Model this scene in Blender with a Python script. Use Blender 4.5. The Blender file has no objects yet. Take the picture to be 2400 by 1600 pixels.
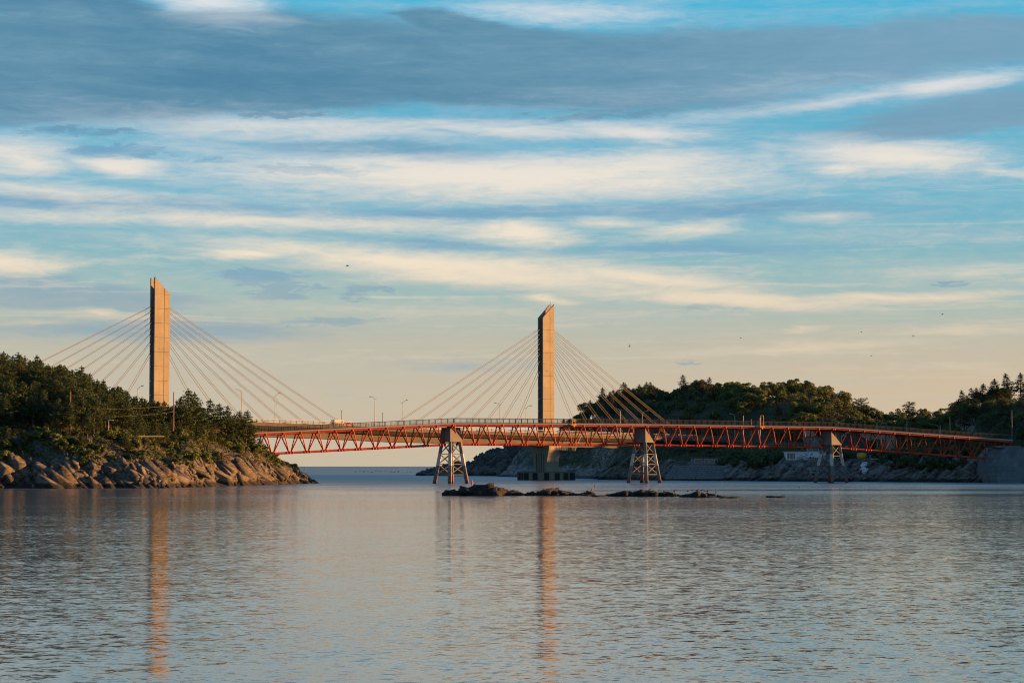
import bpy, math, random
import numpy as np
from mathutils import Matrix, Vector, Euler

sc = bpy.context.scene
C = sc.collection
R = math.radians
rng = random.Random(7)

# ------------------------------------------------------------------ camera
CAM_Z = 5.0
PITCH = math.atan(292 / 5000)
cam = bpy.data.cameras.new('camera')
cam.sensor_width = 36.0
cam.lens = 75.0
cam.clip_start = 1.0
cam.clip_end = 80000.0
cam_o = bpy.data.objects.new('camera', cam)
C.objects.link(cam_o)
cam_o.location = (0, 0, CAM_Z)
cam_o.rotation_euler = (R(90) + PITCH, 0, 0)
sc.camera = cam_o

# ------------------------------------------------------------------ sun
SUN_EL = R(6.9)
SUN_AZ = R(86.0)            # clockwise from +Y (the view direction): low on the right
SUN = Vector((math.sin(SUN_AZ) * math.cos(SUN_EL), math.cos(SUN_AZ) * math.cos(SUN_EL), math.sin(SUN_EL)))
sun = bpy.data.lights.new('sun', 'SUN')
sun.energy = 5.0
sun.angle = R(0.6)
sun.color = (1.0, 0.47, 0.145)
sun_o = bpy.data.objects.new('sun', sun)
C.objects.link(sun_o)
sun_o.rotation_euler = SUN.to_track_quat('Z', 'Y').to_euler()

sc.view_settings.view_transform = 'Standard'
sc.view_settings.look = 'None'
sc.view_settings.exposure = 1.6
sc.view_settings.gamma = 1.0
sc.view_settings.use_curve_mapping = False
sc.cycles.pixel_filter_type = 'BLACKMAN_HARRIS'
sc.cycles.filter_width = 1.1
sc.cycles.max_bounces = 6
sc.cycles.transparent_max_bounces = 8
sc.cycles.sample_clamp_indirect = 4.0


def srgb(r, g, b):
    def c(v):
        v /= 255.0
        return v / 12.92 if v <= 0.04045 else ((v + 0.055) / 1.055) ** 2.4
    return (c(r), c(g), c(b), 1.0)


# ------------------------------------------------------------------ node helpers
class NT:
    def __init__(self, tree):
        self.t = tree
        self.n = tree.nodes
        self.l = tree.links

    def set(self, sock, v):
        if isinstance(v, bpy.types.NodeSocket):
            self.l.new(v, sock)
        elif v is not None:
            sock.default_value = v

    def math(self, op, a, b=None, c=None, clamp=False):
        n = self.n.new('ShaderNodeMath')
        n.operation = op
        n.use_clamp = clamp
        self.set(n.inputs[0], a)
        self.set(n.inputs[1], b)
        self.set(n.inputs[2], c)
        return n.outputs[0]

    def vmath(self, op, a, b=None, scale=None):
        n = self.n.new('ShaderNodeVectorMath')
        n.operation = op
        self.set(n.inputs[0], a)
        self.set(n.inputs[1], b)
        if scale is not None:
            self.set(n.inputs['Scale'], scale)
        return n.outputs['Value'] if op in ('LENGTH', 'DOT_PRODUCT', 'DISTANCE') else n.outputs[0]

    def comb(self, x, y, z):
        n = self.n.new('ShaderNodeCombineXYZ')
        self.set(n.inputs[0], x); self.set(n.inputs[1], y); self.set(n.inputs[2], z)
        return n.outputs[0]

    def sep(self, v):
        n = self.n.new('ShaderNodeSeparateXYZ')
        self.set(n.inputs[0], v)
        return n.outputs

    def noise(self, vec, scale=1.0, detail=4.0, rough=0.55, dist=0.0, color=False):
        n = self.n.new('ShaderNodeTexNoise')
        self.set(n.inputs['Vector'], vec)
        n.inputs['Scale'].default_value = scale
        n.inputs['Detail'].default_value = detail
        n.inputs['Roughness'].default_value = rough
        n.inputs['Distortion'].default_value = dist
        return n.outputs['Color'] if color else n.outputs[0]

    def mix(self, f, a, b, kind='MIX'):
        n = self.n.new('ShaderNodeMix')
        n.data_type = 'RGBA'
        n.blend_type = kind
        self.set(n.inputs[0], f); self.set(n.inputs[6], a); self.set(n.inputs[7], b)
        return n.outputs[2]

    def ramp(self, f, stops, interp='LINEAR'):
        n = self.n.new('ShaderNodeValToRGB')
        n.color_ramp.interpolation = interp
        e = n.color_ramp.elements
        while len(e) < len(stops):
            e.new(0.5)
        for el, (p, col) in zip(e, stops):
            el.position = p
            el.color = col if len(col) == 4 else (*col, 1)
        self.set(n.inputs[0], f)
        return n.outputs[0]

    def smooth(self, v, a, b, lo=0.0, hi=1.0):
        n = self.n.new('ShaderNodeMapRange')
        n.interpolation_type = 'SMOOTHSTEP'
        self.set(n.inputs[0], v)
        n.inputs[1].default_value = a
        n.inputs[2].default_value = b
        n.inputs[3].default_value = lo
        n.inputs[4].default_value = hi
        return n.outputs[0]

    def mapping(self, v, loc=(0, 0, 0), rot=(0, 0, 0), scale=(1, 1, 1), kind='POINT'):
        n = self.n.new('ShaderNodeMapping')
        n.vector_type = kind
        self.set(n.inputs['Vector'], v)
        n.inputs['Location'].default_value = loc
        n.inputs['Rotation'].default_value = rot
        n.inputs['Scale'].default_value = scale
        return n.outputs[0]


# ------------------------------------------------------------------ world: evening sky with cloud layers
# cloud banks by direction, in degrees: azimuth right of +Y, elevation, half-width, half-height, tilt, weight
BRIGHT_CLOUDS = [(-7.67,12.16,1.49,0.46,-8,1),(1.15,12.05,2.86,0.32,0,0.6),(8.93,9.76,4.81,0.19,6,0.65),(11.45,10.05,1.72,0.23,4,1),(5.73,10.05,5.15,0.29,3,0.5),(3.44,9.76,4.58,0.16,3,0.4),(-6.87,9.07,5.50,0.37,-2,0.75),(-0.57,9.01,4.01,0.21,-3,0.7),(3.44,8.93,1.72,0.25,-3,0.8),(-13.06,8.10,1.37,0.52,0,0.9),(-10.31,7.90,1.26,0.25,-5,1),(-0.57,7.75,6.41,0.52,-1,1.1),(3.44,7.98,3.44,0.48,-1,0.8),(-5.73,7.93,5.73,0.69,-2,0.5),(10.19,8.16,2.52,0.41,-6,1),(9.16,7.81,1.03,0.18,0,0.8),(13.17,7.70,1.49,0.18,-5,0.7),(11.23,8.50,0.92,0.14,-4,0.6),(-12.03,7.24,4.01,0.25,-4,0.6),(-6.87,6.55,7.45,0.25,-1,0.75),(0.34,6.21,1.49,0.30,-2,1),(4.81,6.27,1.49,0.23,6,0.7),(2.86,6.44,1.37,0.18,-4,0.6),(8.36,6.61,1.03,0.18,4,0.55),(-7.33,5.61,1.26,0.16,-4,0.9),(-2.29,5.38,5.96,0.39,-5,0.95),(3.44,5.01,3.44,0.32,-8,0.8),(1.37,4.49,0.80,0.14,0,0.9),(5.73,4.47,2.98,0.18,-4,1),(10.08,4.46,2.98,0.14,0,0.85),(-13.29,5.18,1.15,0.41,10,0.8),(-11.11,3.97,0.80,0.14,-3,0.8),(8.02,3.17,3.67,0.16,3,0.6),(8.02,3.63,0.69,0.11,8,0.6),(-3.44,4.20,4.81,0.30,0,0.4),(12.03,3.52,2.52,0.16,0,0.6),(12.03,5.06,2.86,0.25,0,0.5),(0.57,7.01,0.92,0.11,0,0.4),(-12.60,3.69,1.37,0.09,0,0.5),(-2.29,2.89,8.02,0.34,0,0.25)]
DARK_CLOUDS = [(-10.31,10.54,9.39,1.37,2,1.3),(-0.57,10.62,8.25,0.96,-3,1.2),(6.30,10.79,7.10,0.82,1,0.9),(12.03,11.13,4.81,0.69,0,0.7),(-1.83,11.80,1.37,0.34,-8,0.9),(-12.37,12.16,3.78,0.57,-4,1),(-13.06,9.42,3.44,0.46,6,0.9),(-10.42,8.25,1.26,0.13,3,1),(-5.50,7.89,1.32,0.10,-2,1.1),(-6.41,9.36,1.83,0.11,2,0.7),(-12.03,8.79,1.26,0.11,3,0.7),(-10.77,8.79,0.92,0.10,0,0.7),(-8.25,8.10,0.92,0.06,0,0.6),(-9.97,6.87,7.10,0.27,-2,0.8),(-3.78,8.44,3.78,0.30,-1,0.55),(5.73,6.78,5.73,0.32,0,0.45),(12.03,9.19,4.35,0.57,6,0.7),(3.44,9.47,4.58,0.21,2,0.5),(-1.15,6.78,4.58,0.25,0,0.55),(-2.29,5.92,4.01,0.18,-3,0.5),(-11.68,4.43,3.89,0.41,-3,0.9),(-12.49,4.70,1.72,0.14,-2,0.9),(-6.76,5.04,1.26,0.15,-2,1),(-6.19,4.66,0.86,0.17,8,1),(-9.74,3.57,5.50,0.41,0,0.5),(-3.89,4.74,0.63,0.08,0,0.8),(-4.24,4.55,0.46,0.09,0,0.9),(-5.27,3.84,2.18,0.08,2,0.7),(5.50,4.24,1.26,0.10,0,0.6),(11.45,4.79,0.41,0.06,0,0.9),(-1.15,2.77,4.01,0.27,0,0.3),(-13.68,4.81,0.30,0.10,0,0.9),(4.58,5.75,5.73,0.29,0,0.35),(10.31,3.80,2.29,0.11,0,0.3),(4.81,2.77,0.46,0.05,0,0.6)]
world = bpy.data.worlds.new('World')
sc.world = world
world.use_nodes = True
w = NT(world.node_tree)
w.n.clear()
tc = w.n.new('ShaderNodeTexCoord').outputs['Generated']
dx, dy, dz = w.sep(tc)
el = w.math('MULTIPLY', w.math('ARCSINE', dz), 57.2958)
az = w.math('MULTIPLY', w.math('ARCTAN2', dx, dy), 57.2958)
elp = w.math('MAXIMUM', el, 0.0)
zp = w.math('ADD', w.math('MAXIMUM', dz, 0.0), 0.06)
q = w.comb(w.math('DIVIDE', dx, zp), w.math('DIVIDE', dy, zp), 0.0)      # flat cloud deck seen in perspective
ae = w.comb(az, elp, 0.0)

sky = w.n.new('ShaderNodeTexSky')
sky.sky_type = 'NISHITA'
sky.sun_disc = False
sky.sun_elevation = SUN_EL
sky.sun_rotation = SUN_AZ
sky.altitude = 0
sky.air_density = 1.0
sky.dust_density = 1.0
sky.ozone_density = 3.0
STR = 0.1
grad = w.ramp(w.math('DIVIDE', elp, 40.0, clamp=True), [
    (0.0, srgb(205, 188, 162)), (0.04, srgb(204, 190, 167)), (0.083, srgb(190, 188, 172)),
    (0.112, srgb(163, 190, 186)), (0.14, srgb(134, 184, 194)), (0.17, srgb(114, 181, 203)), (0.2, srgb(106, 182, 208)),
    (0.26, srgb(88, 174, 204)), (0.32, srgb(76, 184, 220)), (0.5, srgb(70, 150, 205)), (1.0, srgb(48, 105, 170))])
# the glow low on the sun's side
glow = w.math('MULTIPLY', w.smooth(az, -6, 12), w.math('MULTIPLY', w.smooth(el, 0.0, 1.5), w.smooth(el, 4.5, 1.5)))
grad = w.mix(w.math('MULTIPLY', glow, 0.38), grad, srgb(226, 190, 148))
base = w.mix(0.06, grad, w.vmath('SCALE', sky.outputs[0], scale=STR * 1.6))

# noise that frays and streaks the banks
wn = w.noise(w.mapping(q, scale=(1.2, 1.0, 1)), 1.1, 5, 0.6, 0.3, color=True)
fr = w.noise(w.mapping(ae, scale=(0.42, 2.4, 1)), 1.0, 9, 0.66, 0.6, color=True)
wisp = w.noise(w.mapping(ae, rot=(0, 0, 0.02), scale=(0.8, 4.2, 1)), 1.0, 10, 0.66, 1.1)
warp = w.vmath('MULTIPLY', w.vmath('SUBTRACT', wn, (0.5, 0.5, 0.5)), (4.0, 0.55, 0))
warp2 = w.vmath('MULTIPLY', w.vmath('SUBTRACT', fr, (0.5, 0.5, 0.5)), (1.6, 0.34, 0))
aew = w.vmath('ADD', ae, w.vmath('ADD', warp, warp2))
fine = w.sep(fr)[2]
streak = w.noise(w.mapping(ae, scale=(0.10, 1.9, 1)), 1.0, 5, 0.6, 0.25)
fr3 = w.noise(w.mapping(ae, loc=(4, 8, 0), scale=(1.1, 4.5, 1)), 1.0, 8, 0.68, 0.6, color=True)
aef = w.vmath('ADD', ae, w.vmath('MULTIPLY', w.vmath('SUBTRACT', fr3, (0.5, 0.5, 0.5)), (3.2, 0.62, 0)))
streak2 = w.noise(w.mapping(q, loc=(3.1, 1.7, 0), scale=(0.35, 1.35, 1)), 1.0, 5, 0.55, 0.2)


def bank(lst, vec, kx=1.8, ky=1.9):
    tot = None
    for (a, e, ra, re, tilt, wt) in lst:
        m = w.mapping(vec, loc=(a, e, 0), rot=(0, 0, R(tilt)), scale=(ra * kx, re * ky, 1), kind='TEXTURE')
        g = w.n.new('ShaderNodeTexGradient')
        g.gradient_type = 'SPHERICAL'
        w.l.new(m, g.inputs[0])
        v = w.math('MULTIPLY', g.outputs['Fac'], wt)
        tot = v if tot is None else w.math('SMOOTH_MAX', tot, v, 0.12)
    return tot


bright = bank(BRIGHT_CLOUDS, aew)
dark = bank([c for c in DARK_CLOUDS if c[3] > 0.22], aew, 1.35, 1.35)
small_dark = bank([c for c in DARK_CLOUDS if c[3] <= 0.22], aef, 1.5, 2.1)
# elsewhere the same layered deck carries on
roam = w.smooth(w.math('ADD', w.math('MULTIPLY', streak, 0.55), w.math('MULTIPLY', streak2, 0.5)), 0.47, 0.70)
veil = w.math('MULTIPLY', roam, w.smooth(el, 0.3, 5.0, 0.10, 0.42))
outside = w.math('MULTIPLY', w.smooth(w.noise(w.mapping(q, loc=(9, 2, 0), scale=(0.5, 0.9, 1)), 1.0, 5, 0.55), 0.46, 0.64), w.smooth(el, 12.8, 18.0))
d = w.smooth(w.math('ADD', dark, w.math('MULTIPLY', w.math('SUBTRACT', w.math('ADD', w.math('MULTIPLY', streak, 0.7), w.math('MULTIPLY', fine, 1.3)), 1.0), 0.34)), 0.05, 0.40)
d = w.math('MAXIMUM', d, w.math('MULTIPLY', w.smooth(w.math('ADD', small_dark, w.math('MULTIPLY', w.math('SUBTRACT', wisp, 0.5), 0.9)), 0.16, 0.50), 0.95))
d_raw = d
braw = w.math('ADD', bright, w.math('MULTIPLY', w.math('SUBTRACT', w.math('ADD', w.math('ADD', streak, fine), w.math('MULTIPLY', wisp, 0.9)), 1.45), 0.62))
keepd = w.math('SUBTRACT', 1.0, w.math('MULTIPLY', d_raw, 0.75))
thin = w.math('MULTIPLY', w.smooth(w.math('ADD', w.math('MULTIPLY', w.noise(w.mapping(ae, loc=(2, 1, 0), scale=(0.11, 2.7, 1)), 1.0, 7, 0.62, 0.5), 0.75), w.math('MULTIPLY', wisp, 0.25)), 0.50, 0.70), w.math('MULTIPLY', w.smooth(el, 1.2, 3.0), w.smooth(el, 10.0, 6.0)))
vd = w.math('MULTIPLY', w.math('MAXIMUM', w.smooth(braw, -0.12, 0.45), w.math('MAXIMUM', w.math('MULTIPLY', thin, 0.85), veil)), keepd)
b = w.math('MAXIMUM', w.smooth(braw, 0.16, 0.92), w.math('MULTIPLY', thin, w.smooth(el, 7.5, 4.5, 0.28, 0.55)))
bcol = w.ramp(w.math('DIVIDE', elp, 14.0, clamp=True), [
    (0.0, srgb(218, 196, 168)), (0.25, srgb(226, 207, 180)), (0.40, srgb(244, 227, 203)), (0.55, srgb(238, 228, 214)), (0.7, srgb(222, 222, 222)), (1.0, srgb(232, 234, 234))])
dshade = w.smooth(w.math('ADD', w.math('MULTIPLY', w.noise(w.mapping(ae, scale=(0.05, 0.28, 1)), 1.0, 8, 0.6, 0.4), 0.8), w.math('MULTIPLY', fine, 0.2)), 0.34, 0.68)
dlow = w.mix(dshade, srgb(142, 168, 180), srgb(160, 178, 182))
dhigh = w.mix(dshade, srgb(72, 124, 156), srgb(103, 146, 170))
dmid = w.mix(dshade, srgb(104, 158, 190), srgb(132, 176, 200))
dcol = w.mix(w.smooth(el, 8.3, 9.4), w.mix(w.smooth(el, 4.2, 5.8), dlow, dmid), dhigh)
dcol = w.mix(w.math('MULTIPLY', w.smooth(az, -2, 12), w.smooth(el, 6, 9)), dcol, srgb(120, 160, 185))
col = w.mix(w.math('MULTIPLY', d, 0.93), base, dcol)
vcol = w.ramp(w.math('DIVIDE', elp, 14.0, clamp=True), [
    (0.0, srgb(207, 190, 164)), (0.25, srgb(200, 194, 176)), (0.4, srgb(184, 198, 196)), (0.54, srgb(176, 199, 210)), (0.7, srgb(160, 190, 210)), (1.0, srgb(160, 200, 222))])
col = w.mix(w.math('MULTIPLY', vd, 0.72), col, vcol)
col = w.mix(w.math('MULTIPLY', b, w.math('SUBTRACT', 0.96, w.math('MULTIPLY', d, w.smooth(el, 7.0, 9.6, 0.15, 0.62)))), col, bcol)
bg = w.n.new('ShaderNodeBackground')
w.l.new(w.vmath('SCALE', col, scale=2.0 ** -1.6 / STR), bg.inputs['Color'])
bg.inputs['Strength'].default_value = STR
wo = w.n.new('ShaderNodeOutputWorld')
w.l.new(bg.outputs[0], wo.inputs['Surface'])

# ------------------------------------------------------------------ materials
MATS = {}


def new_mat(name):
    m = bpy.data.materials.new(name)
    m.use_nodes = True
    t = NT(m.node_tree)
    p = t.n['Principled BSDF']
    MATS[name] = m
    return m, t, p


def pos(t):
    return t.n.new('ShaderNodeNewGeometry').outputs['Position']


def plain(name, col, rough=0.7, var=0.25, scale=0.6, metal=0.0, spec=0.25, streak=0.0):
    """base colour with mottling, fine grain and optional run-off streaks"""
    m, t, p = new_mat(name)
    P = pos(t)
    n1 = t.noise(P, scale, 5, 0.6)
    n2 = t.noise(P, scale * 9, 3, 0.6)
    f = t.math('ADD', t.math('MULTIPLY', n1, 0.65), t.math('MULTIPLY', n2, 0.35))
    f = t.smooth(f, 0.32, 0.68)
    if streak:
        s = t.noise(t.mapping(P, scale=(1.6, 1.6, 0.08)), 1.0, 4, 0.6)
        f = t.math('MULTIPLY', f, t.smooth(s, 0.62, 0.35, 1.0 - streak, 1.0))
    lo = tuple(c * (1 - var) for c in col[:3]) + (1,)
    hi = tuple(min(1, c * (1 + var)) for c in col[:3]) + (1,)
    t.l.new(t.mix(f, lo, hi), p.inputs['Base Color'])
    p.inputs['Roughness'].default_value = rough
    p.inputs['Metallic'].default_value = metal
    p.inputs['Specular IOR Level'].default_value = spec
    return m


plain('red_paint', (0.43, 0.050, 0.020), 0.65, 0.32, 0.5, streak=0.25)
plain('concrete', (0.14, 0.125, 0.11), 0.85, 0.16, 0.35, streak=0.28)
plain('pylon_concrete', (0.235, 0.20, 0.142), 0.85, 0.16, 0.22, streak=0.42)
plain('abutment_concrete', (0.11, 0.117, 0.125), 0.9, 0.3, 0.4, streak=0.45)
plain('deck_concrete', (0.095, 0.082, 0.068), 0.9, 0.18, 0.4, streak=0.3)
plain('rail_fill', (0.04, 0.037, 0.035), 1.0, 0.2, 0.8, spec=0.0)
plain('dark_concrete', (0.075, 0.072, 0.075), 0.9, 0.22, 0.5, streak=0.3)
plain('grey_steel', (0.11, 0.11, 0.115), 0.5, 0.2, 0.8)
plain('dark_steel', (0.055, 0.055, 0.06), 0.5, 0.2, 0.8)
plain('pale_rail', (0.30, 0.27, 0.23), 0.5, 0.1, 0.8)
plain('cable_sheath', (0.17, 0.135, 0.11), 0.5, 0.1, 0.3)
plain('deck_asphalt', (0.055, 0.055, 0.055), 0.9, 0.2, 1.0)
plain('fender_rubber', (0.018, 0.018, 0.02), 0.7, 0.3, 1.0)
plain('pale_pole', (0.34, 0.31, 0.25), 0.5, 0.1, 1.0)
plain('brown_pole', (0.20, 0.10, 0.07), 0.8, 0.2, 1.0)
plain('white_paint', (0.58, 0.58, 0.59), 0.6, 0.08, 0.8, streak=0.12)
plain('grey_render', (0.13, 0.14, 0.15), 0.85, 0.12, 0.6, streak=0.2)
plain('beige_render', (0.28, 0.22, 0.15), 0.85, 0.12, 0.6, streak=0.2)
plain('dark_roof', (0.07, 0.065, 0.065), 0.8, 0.2, 0.7)
plain('dark_wall', (0.05, 0.048, 0.046), 0.8, 0.2, 0.7)
plain('yellow_paint', (0.72, 0.36, 0.02), 0.5, 0.15, 1.0)
plain('buoy_red', (0.62, 0.035, 0.06), 0.45, 0.1, 1.0)
plain('pale_blue', (0.45, 0.62, 0.72), 0.6, 0.08, 1.0)
plain('bird_dark', (0.03, 0.028, 0.026), 0.8, 0.2, 3.0)
plain('gull_pale', (0.38, 0.37, 0.36), 0.8, 0.2, 3.0)
plain('bark', (0.075, 0.052, 0.038), 0.9, 0.3, 1.5)
plain('revetment', (0.12, 0.11, 0.11), 0.95, 0.2, 0.8, streak=0.2)

m, t, p = new_mat('glass')
t.l.new(t.mix(t.smooth(t.noise(pos(t), 0.4, 2), 0.3, 0.7), (0.02, 0.025, 0.03, 1), (0.045, 0.05, 0.06, 1)), p.inputs['Base Color'])
p.inputs['Roughness'].default_value = 0.08

# pier legs: a white band, grey paint and a rusty foot in the tide range
m, t, p = new_mat('pier_leg_paint')
P = pos(t)
z = t.sep(P)[2]
zn = t.math('ADD', z, t.math('MULTIPLY', t.math('SUBTRACT', t.noise(P, 1.2, 5, 0.65), 0.5), 1.3))
g = t.mix(t.smooth(t.noise(P, 0.7, 5), 0.3, 0.7), (0.085, 0.082, 0.082, 1), (0.145, 0.14, 0.138, 1))
band = t.math('MULTIPLY', t.math('GREATER_THAN', z, 5.15), t.math('LESS_THAN', z, 8.7))
cc = t.mix(band, g, (0.40, 0.37, 0.33, 1))
cc = t.mix(t.smooth(zn, 2.5, 1.6), cc, (0.16, 0.068, 0.03, 1))
cc = t.mix(t.smooth(zn, 0.7, 0.3), cc, (0.03, 0.025, 0.02, 1))
t.l.new(cc, p.inputs['Base Color'])
p.inputs['Roughness'].default_value = 0.6


def rock_mat(name, lo, hi, wet=True, warm=(0.30, 0.20, 0.12, 1), pale=(0.48, 0.42, 0.36, 1), cracks=True):
    m, t, p = new_mat(name)
    P = pos(t)
    wp = t.vmath('ADD', P, t.vmath('SCALE', t.noise(P, 0.35, 3, 0.6, color=True), scale=1.6))
    n1 = t.noise(wp, 0.22, 6, 0.65)
    n2 = t.noise(t.mapping(wp, rot=(0.3, 0.5, 0.2), scale=(0.7, 0.7, 2.2)), 1.1, 6, 0.7)
    f = t.math('ADD', t.math('MULTIPLY', n1, 0.5), t.math('MULTIPLY', n2, 0.5))
    c = t.mix(t.smooth(f, 0.38, 0.62), lo, hi)
    c = t.mix(t.smooth(t.noise(P, 0.6, 5, 0.6), 0.52, 0.72), c, warm)
    c = t.mix(t.smooth(t.noise(t.vmath('ADD', P, (7, 3, 1)), 0.9, 6, 0.7), 0.60, 0.75), c, pale)
    if wet:
        z = t.sep(P)[2]
        zn = t.math('ADD', z, t.math('MULTIPLY', t.noise(P, 0.8, 4), 1.2))
        c = t.mix(t.smooth(zn, 2.1, 1.3), c, (0.022, 0.02, 0.018, 1))
    t.l.new(c, p.inputs['Base Color'])
    p.inputs['Roughness'].default_value = 0.85
    if cracks:
        v = t.n.new('ShaderNodeTexVoronoi')
        v.feature = 'DISTANCE_TO_EDGE'
        t.l.new(t.mapping(wp, rot=(0.2, 0.6, 0.1), scale=(1.5, 1.5, 0.8)), v.inputs['Vector'])
        h = t.math('ADD', t.math('MULTIPLY', t.smooth(v.outputs['Distance'], 0.0, 0.08), 0.9), t.math('MULTIPLY', n2, 0.9))
        bp = t.n.new('ShaderNodeBump')
        bp.inputs['Strength'].default_value = 1.0
        bp.inputs['Distance'].default_value = 0.35
        t.l.new(h, bp.inputs['Height'])
        t.l.new(bp.outputs[0], p.inputs['Normal'])
    return m


rock_mat('cliff_rock', (0.024, 0.020, 0.018, 1), (0.25, 0.205, 0.155, 1), warm=(0.20, 0.13, 0.07, 1), pale=(0.46, 0.38, 0.30, 1))
rock_mat('shore_rock', (0.045, 0.037, 0.032, 1), (0.33, 0.27, 0.235, 1), warm=(0.24, 0.17, 0.13, 1), pale=(0.58, 0.50, 0.46, 1))
rock_mat('reef_rock', (0.010, 0.009, 0.009, 1), (0.026, 0.024, 0.023, 1), warm=(0.020, 0.017, 0.015, 1), pale=(0.042, 0.039, 0.037, 1))
rock_mat('far_rock', (0.034, 0.028, 0.024, 1), (0.155, 0.13, 0.113, 1), warm=(0.06, 0.05, 0.046, 1), pale=(0.16, 0.145, 0.14, 1))


def terrain_mat(name, rocky_below, soil, grass, rock_lo, rock_hi):
    m, t, p = new_mat(name)
    g = t.n.new('ShaderNodeNewGeometry')
    P = g.outputs['Position']
    z = t.sep(P)[2]
    up = t.sep(g.outputs['True Normal'])[2]
    wp = t.vmath('ADD', P, t.vmath('SCALE', t.noise(P, 0.3, 3, 0.6, color=True), scale=2.0))
    n2 = t.noise(t.mapping(wp, rot=(0.3, 0.5, 0.2), scale=(0.7, 0.7, 2.0)), 0.8, 6, 0.7)
    rock = t.mix(t.smooth(n2, 0.36, 0.64), rock_lo, rock_hi)
    veg = t.mix(t.smooth(t.noise(P, 0.25, 6, 0.65), 0.38, 0.62), soil, grass)
    zz = t.math('ADD', z, t.math('MULTIPLY', t.math('SUBTRACT', t.noise(P, 0.12, 5, 0.6), 0.5), 9.0))
    f = t.math('MULTIPLY', t.smooth(zz, rocky_below - 1.0, rocky_below + 1.0), t.smooth(up, 0.45, 0.7))
    c = t.mix(f, rock, veg)
    zn = t.math('ADD', z, t.math('MULTIPLY', t.noise(P, 0.8, 4), 1.2))
    c = t.mix(t.smooth(zn, 2.1, 1.3), c, (0.022, 0.02, 0.018, 1))
    t.l.new(c, p.inputs['Base Color'])
    p.inputs['Roughness'].default_value = 0.9
    bp = t.n.new('ShaderNodeBump')
    bp.inputs['Strength'].default_value = 0.8
    bp.inputs['Distance'].default_value = 0.6
    t.l.new(n2, bp.inputs['Height'])
    t.l.new(bp.outputs[0], p.inputs['Normal'])
    return m


terrain_mat('island_ground', 6.0, (0.035, 0.03, 0.018, 1), (0.075, 0.065, 0.02, 1), (0.026, 0.022, 0.020, 1), (0.11, 0.094, 0.08, 1))
terrain_mat('mainland_ground', 5.5, (0.022, 0.022, 0.014, 1), (0.045, 0.045, 0.02, 1), (0.042, 0.035, 0.030, 1), (0.24, 0.20, 0.175, 1))
terrain_mat('headland_ground', 17.0, (0.022, 0.022, 0.014, 1), (0.045, 0.045, 0.02, 1), (0.028, 0.024, 0.021, 1), (0.10, 0.085, 0.076, 1))


def leaf_mat(name, a, b, c, trans=0.25):
    m, t, p = new_mat(name)
    oi = t.n.new('ShaderNodeObjectInfo')
    P = pos(t)
    n = t.noise(P, 0.9, 3, 0.6)
    col = t.mix(t.smooth(n, 0.35, 0.65), a, b)
    col = t.mix(t.math('MULTIPLY', oi.outputs['Random'], 0.6), col, c)
    t.l.new(col, p.inputs['Base Color'])
    p.inputs['Roughness'].default_value = 0.7
    p.inputs['Specular IOR Level'].default_value = 0.25
    tr = t.n.new('ShaderNodeBsdfTranslucent')
    t.l.new(col, tr.inputs['Color'])
    mx = t.n.new('ShaderNodeMixShader')
    mx.inputs[0].default_value = trans
    t.l.new(p.outputs[0], mx.inputs[1])
    t.l.new(tr.outputs[0], mx.inputs[2])
    t.l.new(mx.outputs[0], t.n['Material Output'].inputs['Surface'])
    return m


leaf_mat('pine_needles', (0.022, 0.042, 0.016, 1), (0.048, 0.076, 0.022, 1), (0.062, 0.078, 0.022, 1))
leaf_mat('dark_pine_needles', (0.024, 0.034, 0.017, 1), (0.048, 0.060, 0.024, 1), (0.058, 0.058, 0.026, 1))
leaf_mat('broad_leaves', (0.050, 0.078, 0.022, 1), (0.10, 0.13, 0.030, 1), (0.13, 0.13, 0.032, 1))
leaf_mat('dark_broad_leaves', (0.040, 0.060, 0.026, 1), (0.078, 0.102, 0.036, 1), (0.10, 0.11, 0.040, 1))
leaf_mat('yellow_leaves', (0.10, 0.13, 0.024, 1), (0.17, 0.19, 0.032, 1), (0.21, 0.19, 0.03, 1))
leaf_mat('dry_grass', (0.10, 0.075, 0.018, 1), (0.18, 0.115, 0.025, 1), (0.14, 0.11, 0.02, 1))

# water: wavelets as real slope variation; calm in the bay, breezier on the open sea
m, t, p = new_mat('water')
P = pos(t)
X, Y, Zz = t.sep(P)
dist = Y


def slope(scale, sx, sy, off):
    n = t.noise(t.mapping(P, loc=off, rot=(0, 0, 0.12), scale=(sx * scale, sy * scale, 1)), 1.0, 2.0, 0.5, 0.3, color=True)
    return t.vmath('SUBTRACT', n, (0.5, 0.5, 0.5))


s1 = slope(0.5, 0.55, 1.0, (0, 0, 0))
s2 = slope(2.9, 0.55, 1.0, (5, 9, 0))
s3 = slope(8.0, 0.5, 1.0, (2, 4, 0))
patch = t.smooth(t.noise(t.mapping(P, scale=(0.008, 0.02, 1)), 1.0, 4, 0.6, 0.6), 0.36, 0.66)
open_sea = t.smooth(t.math('ADD', Y, t.math('MULTIPLY', patch, 110.0)), 400.0, 820.0)
amp = t.math('ADD', t.math('ADD', 0.25, t.math('MULTIPLY', patch, 0.28)), t.math('MULTIPLY', open_sea, 0.4))
sl = t.vmath('ADD', t.vmath('SCALE', s1, scale=0.10), t.vmath('ADD', t.vmath('SCALE', s2, scale=0.38), t.vmath('SCALE', s3, scale=0.42)))
sl = t.vmath('SCALE', sl, scale=amp)
sx_, sy_, _ = t.sep(sl)
nrm = t.vmath('NORMALIZE', t.comb(t.math('MULTIPLY', sx_, 0.5), sy_, 1.0))
t.l.new(nrm, p.inputs['Normal'])
p.inputs['Base Color'].default_value = (0.085, 0.105, 0.112, 1)
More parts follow.
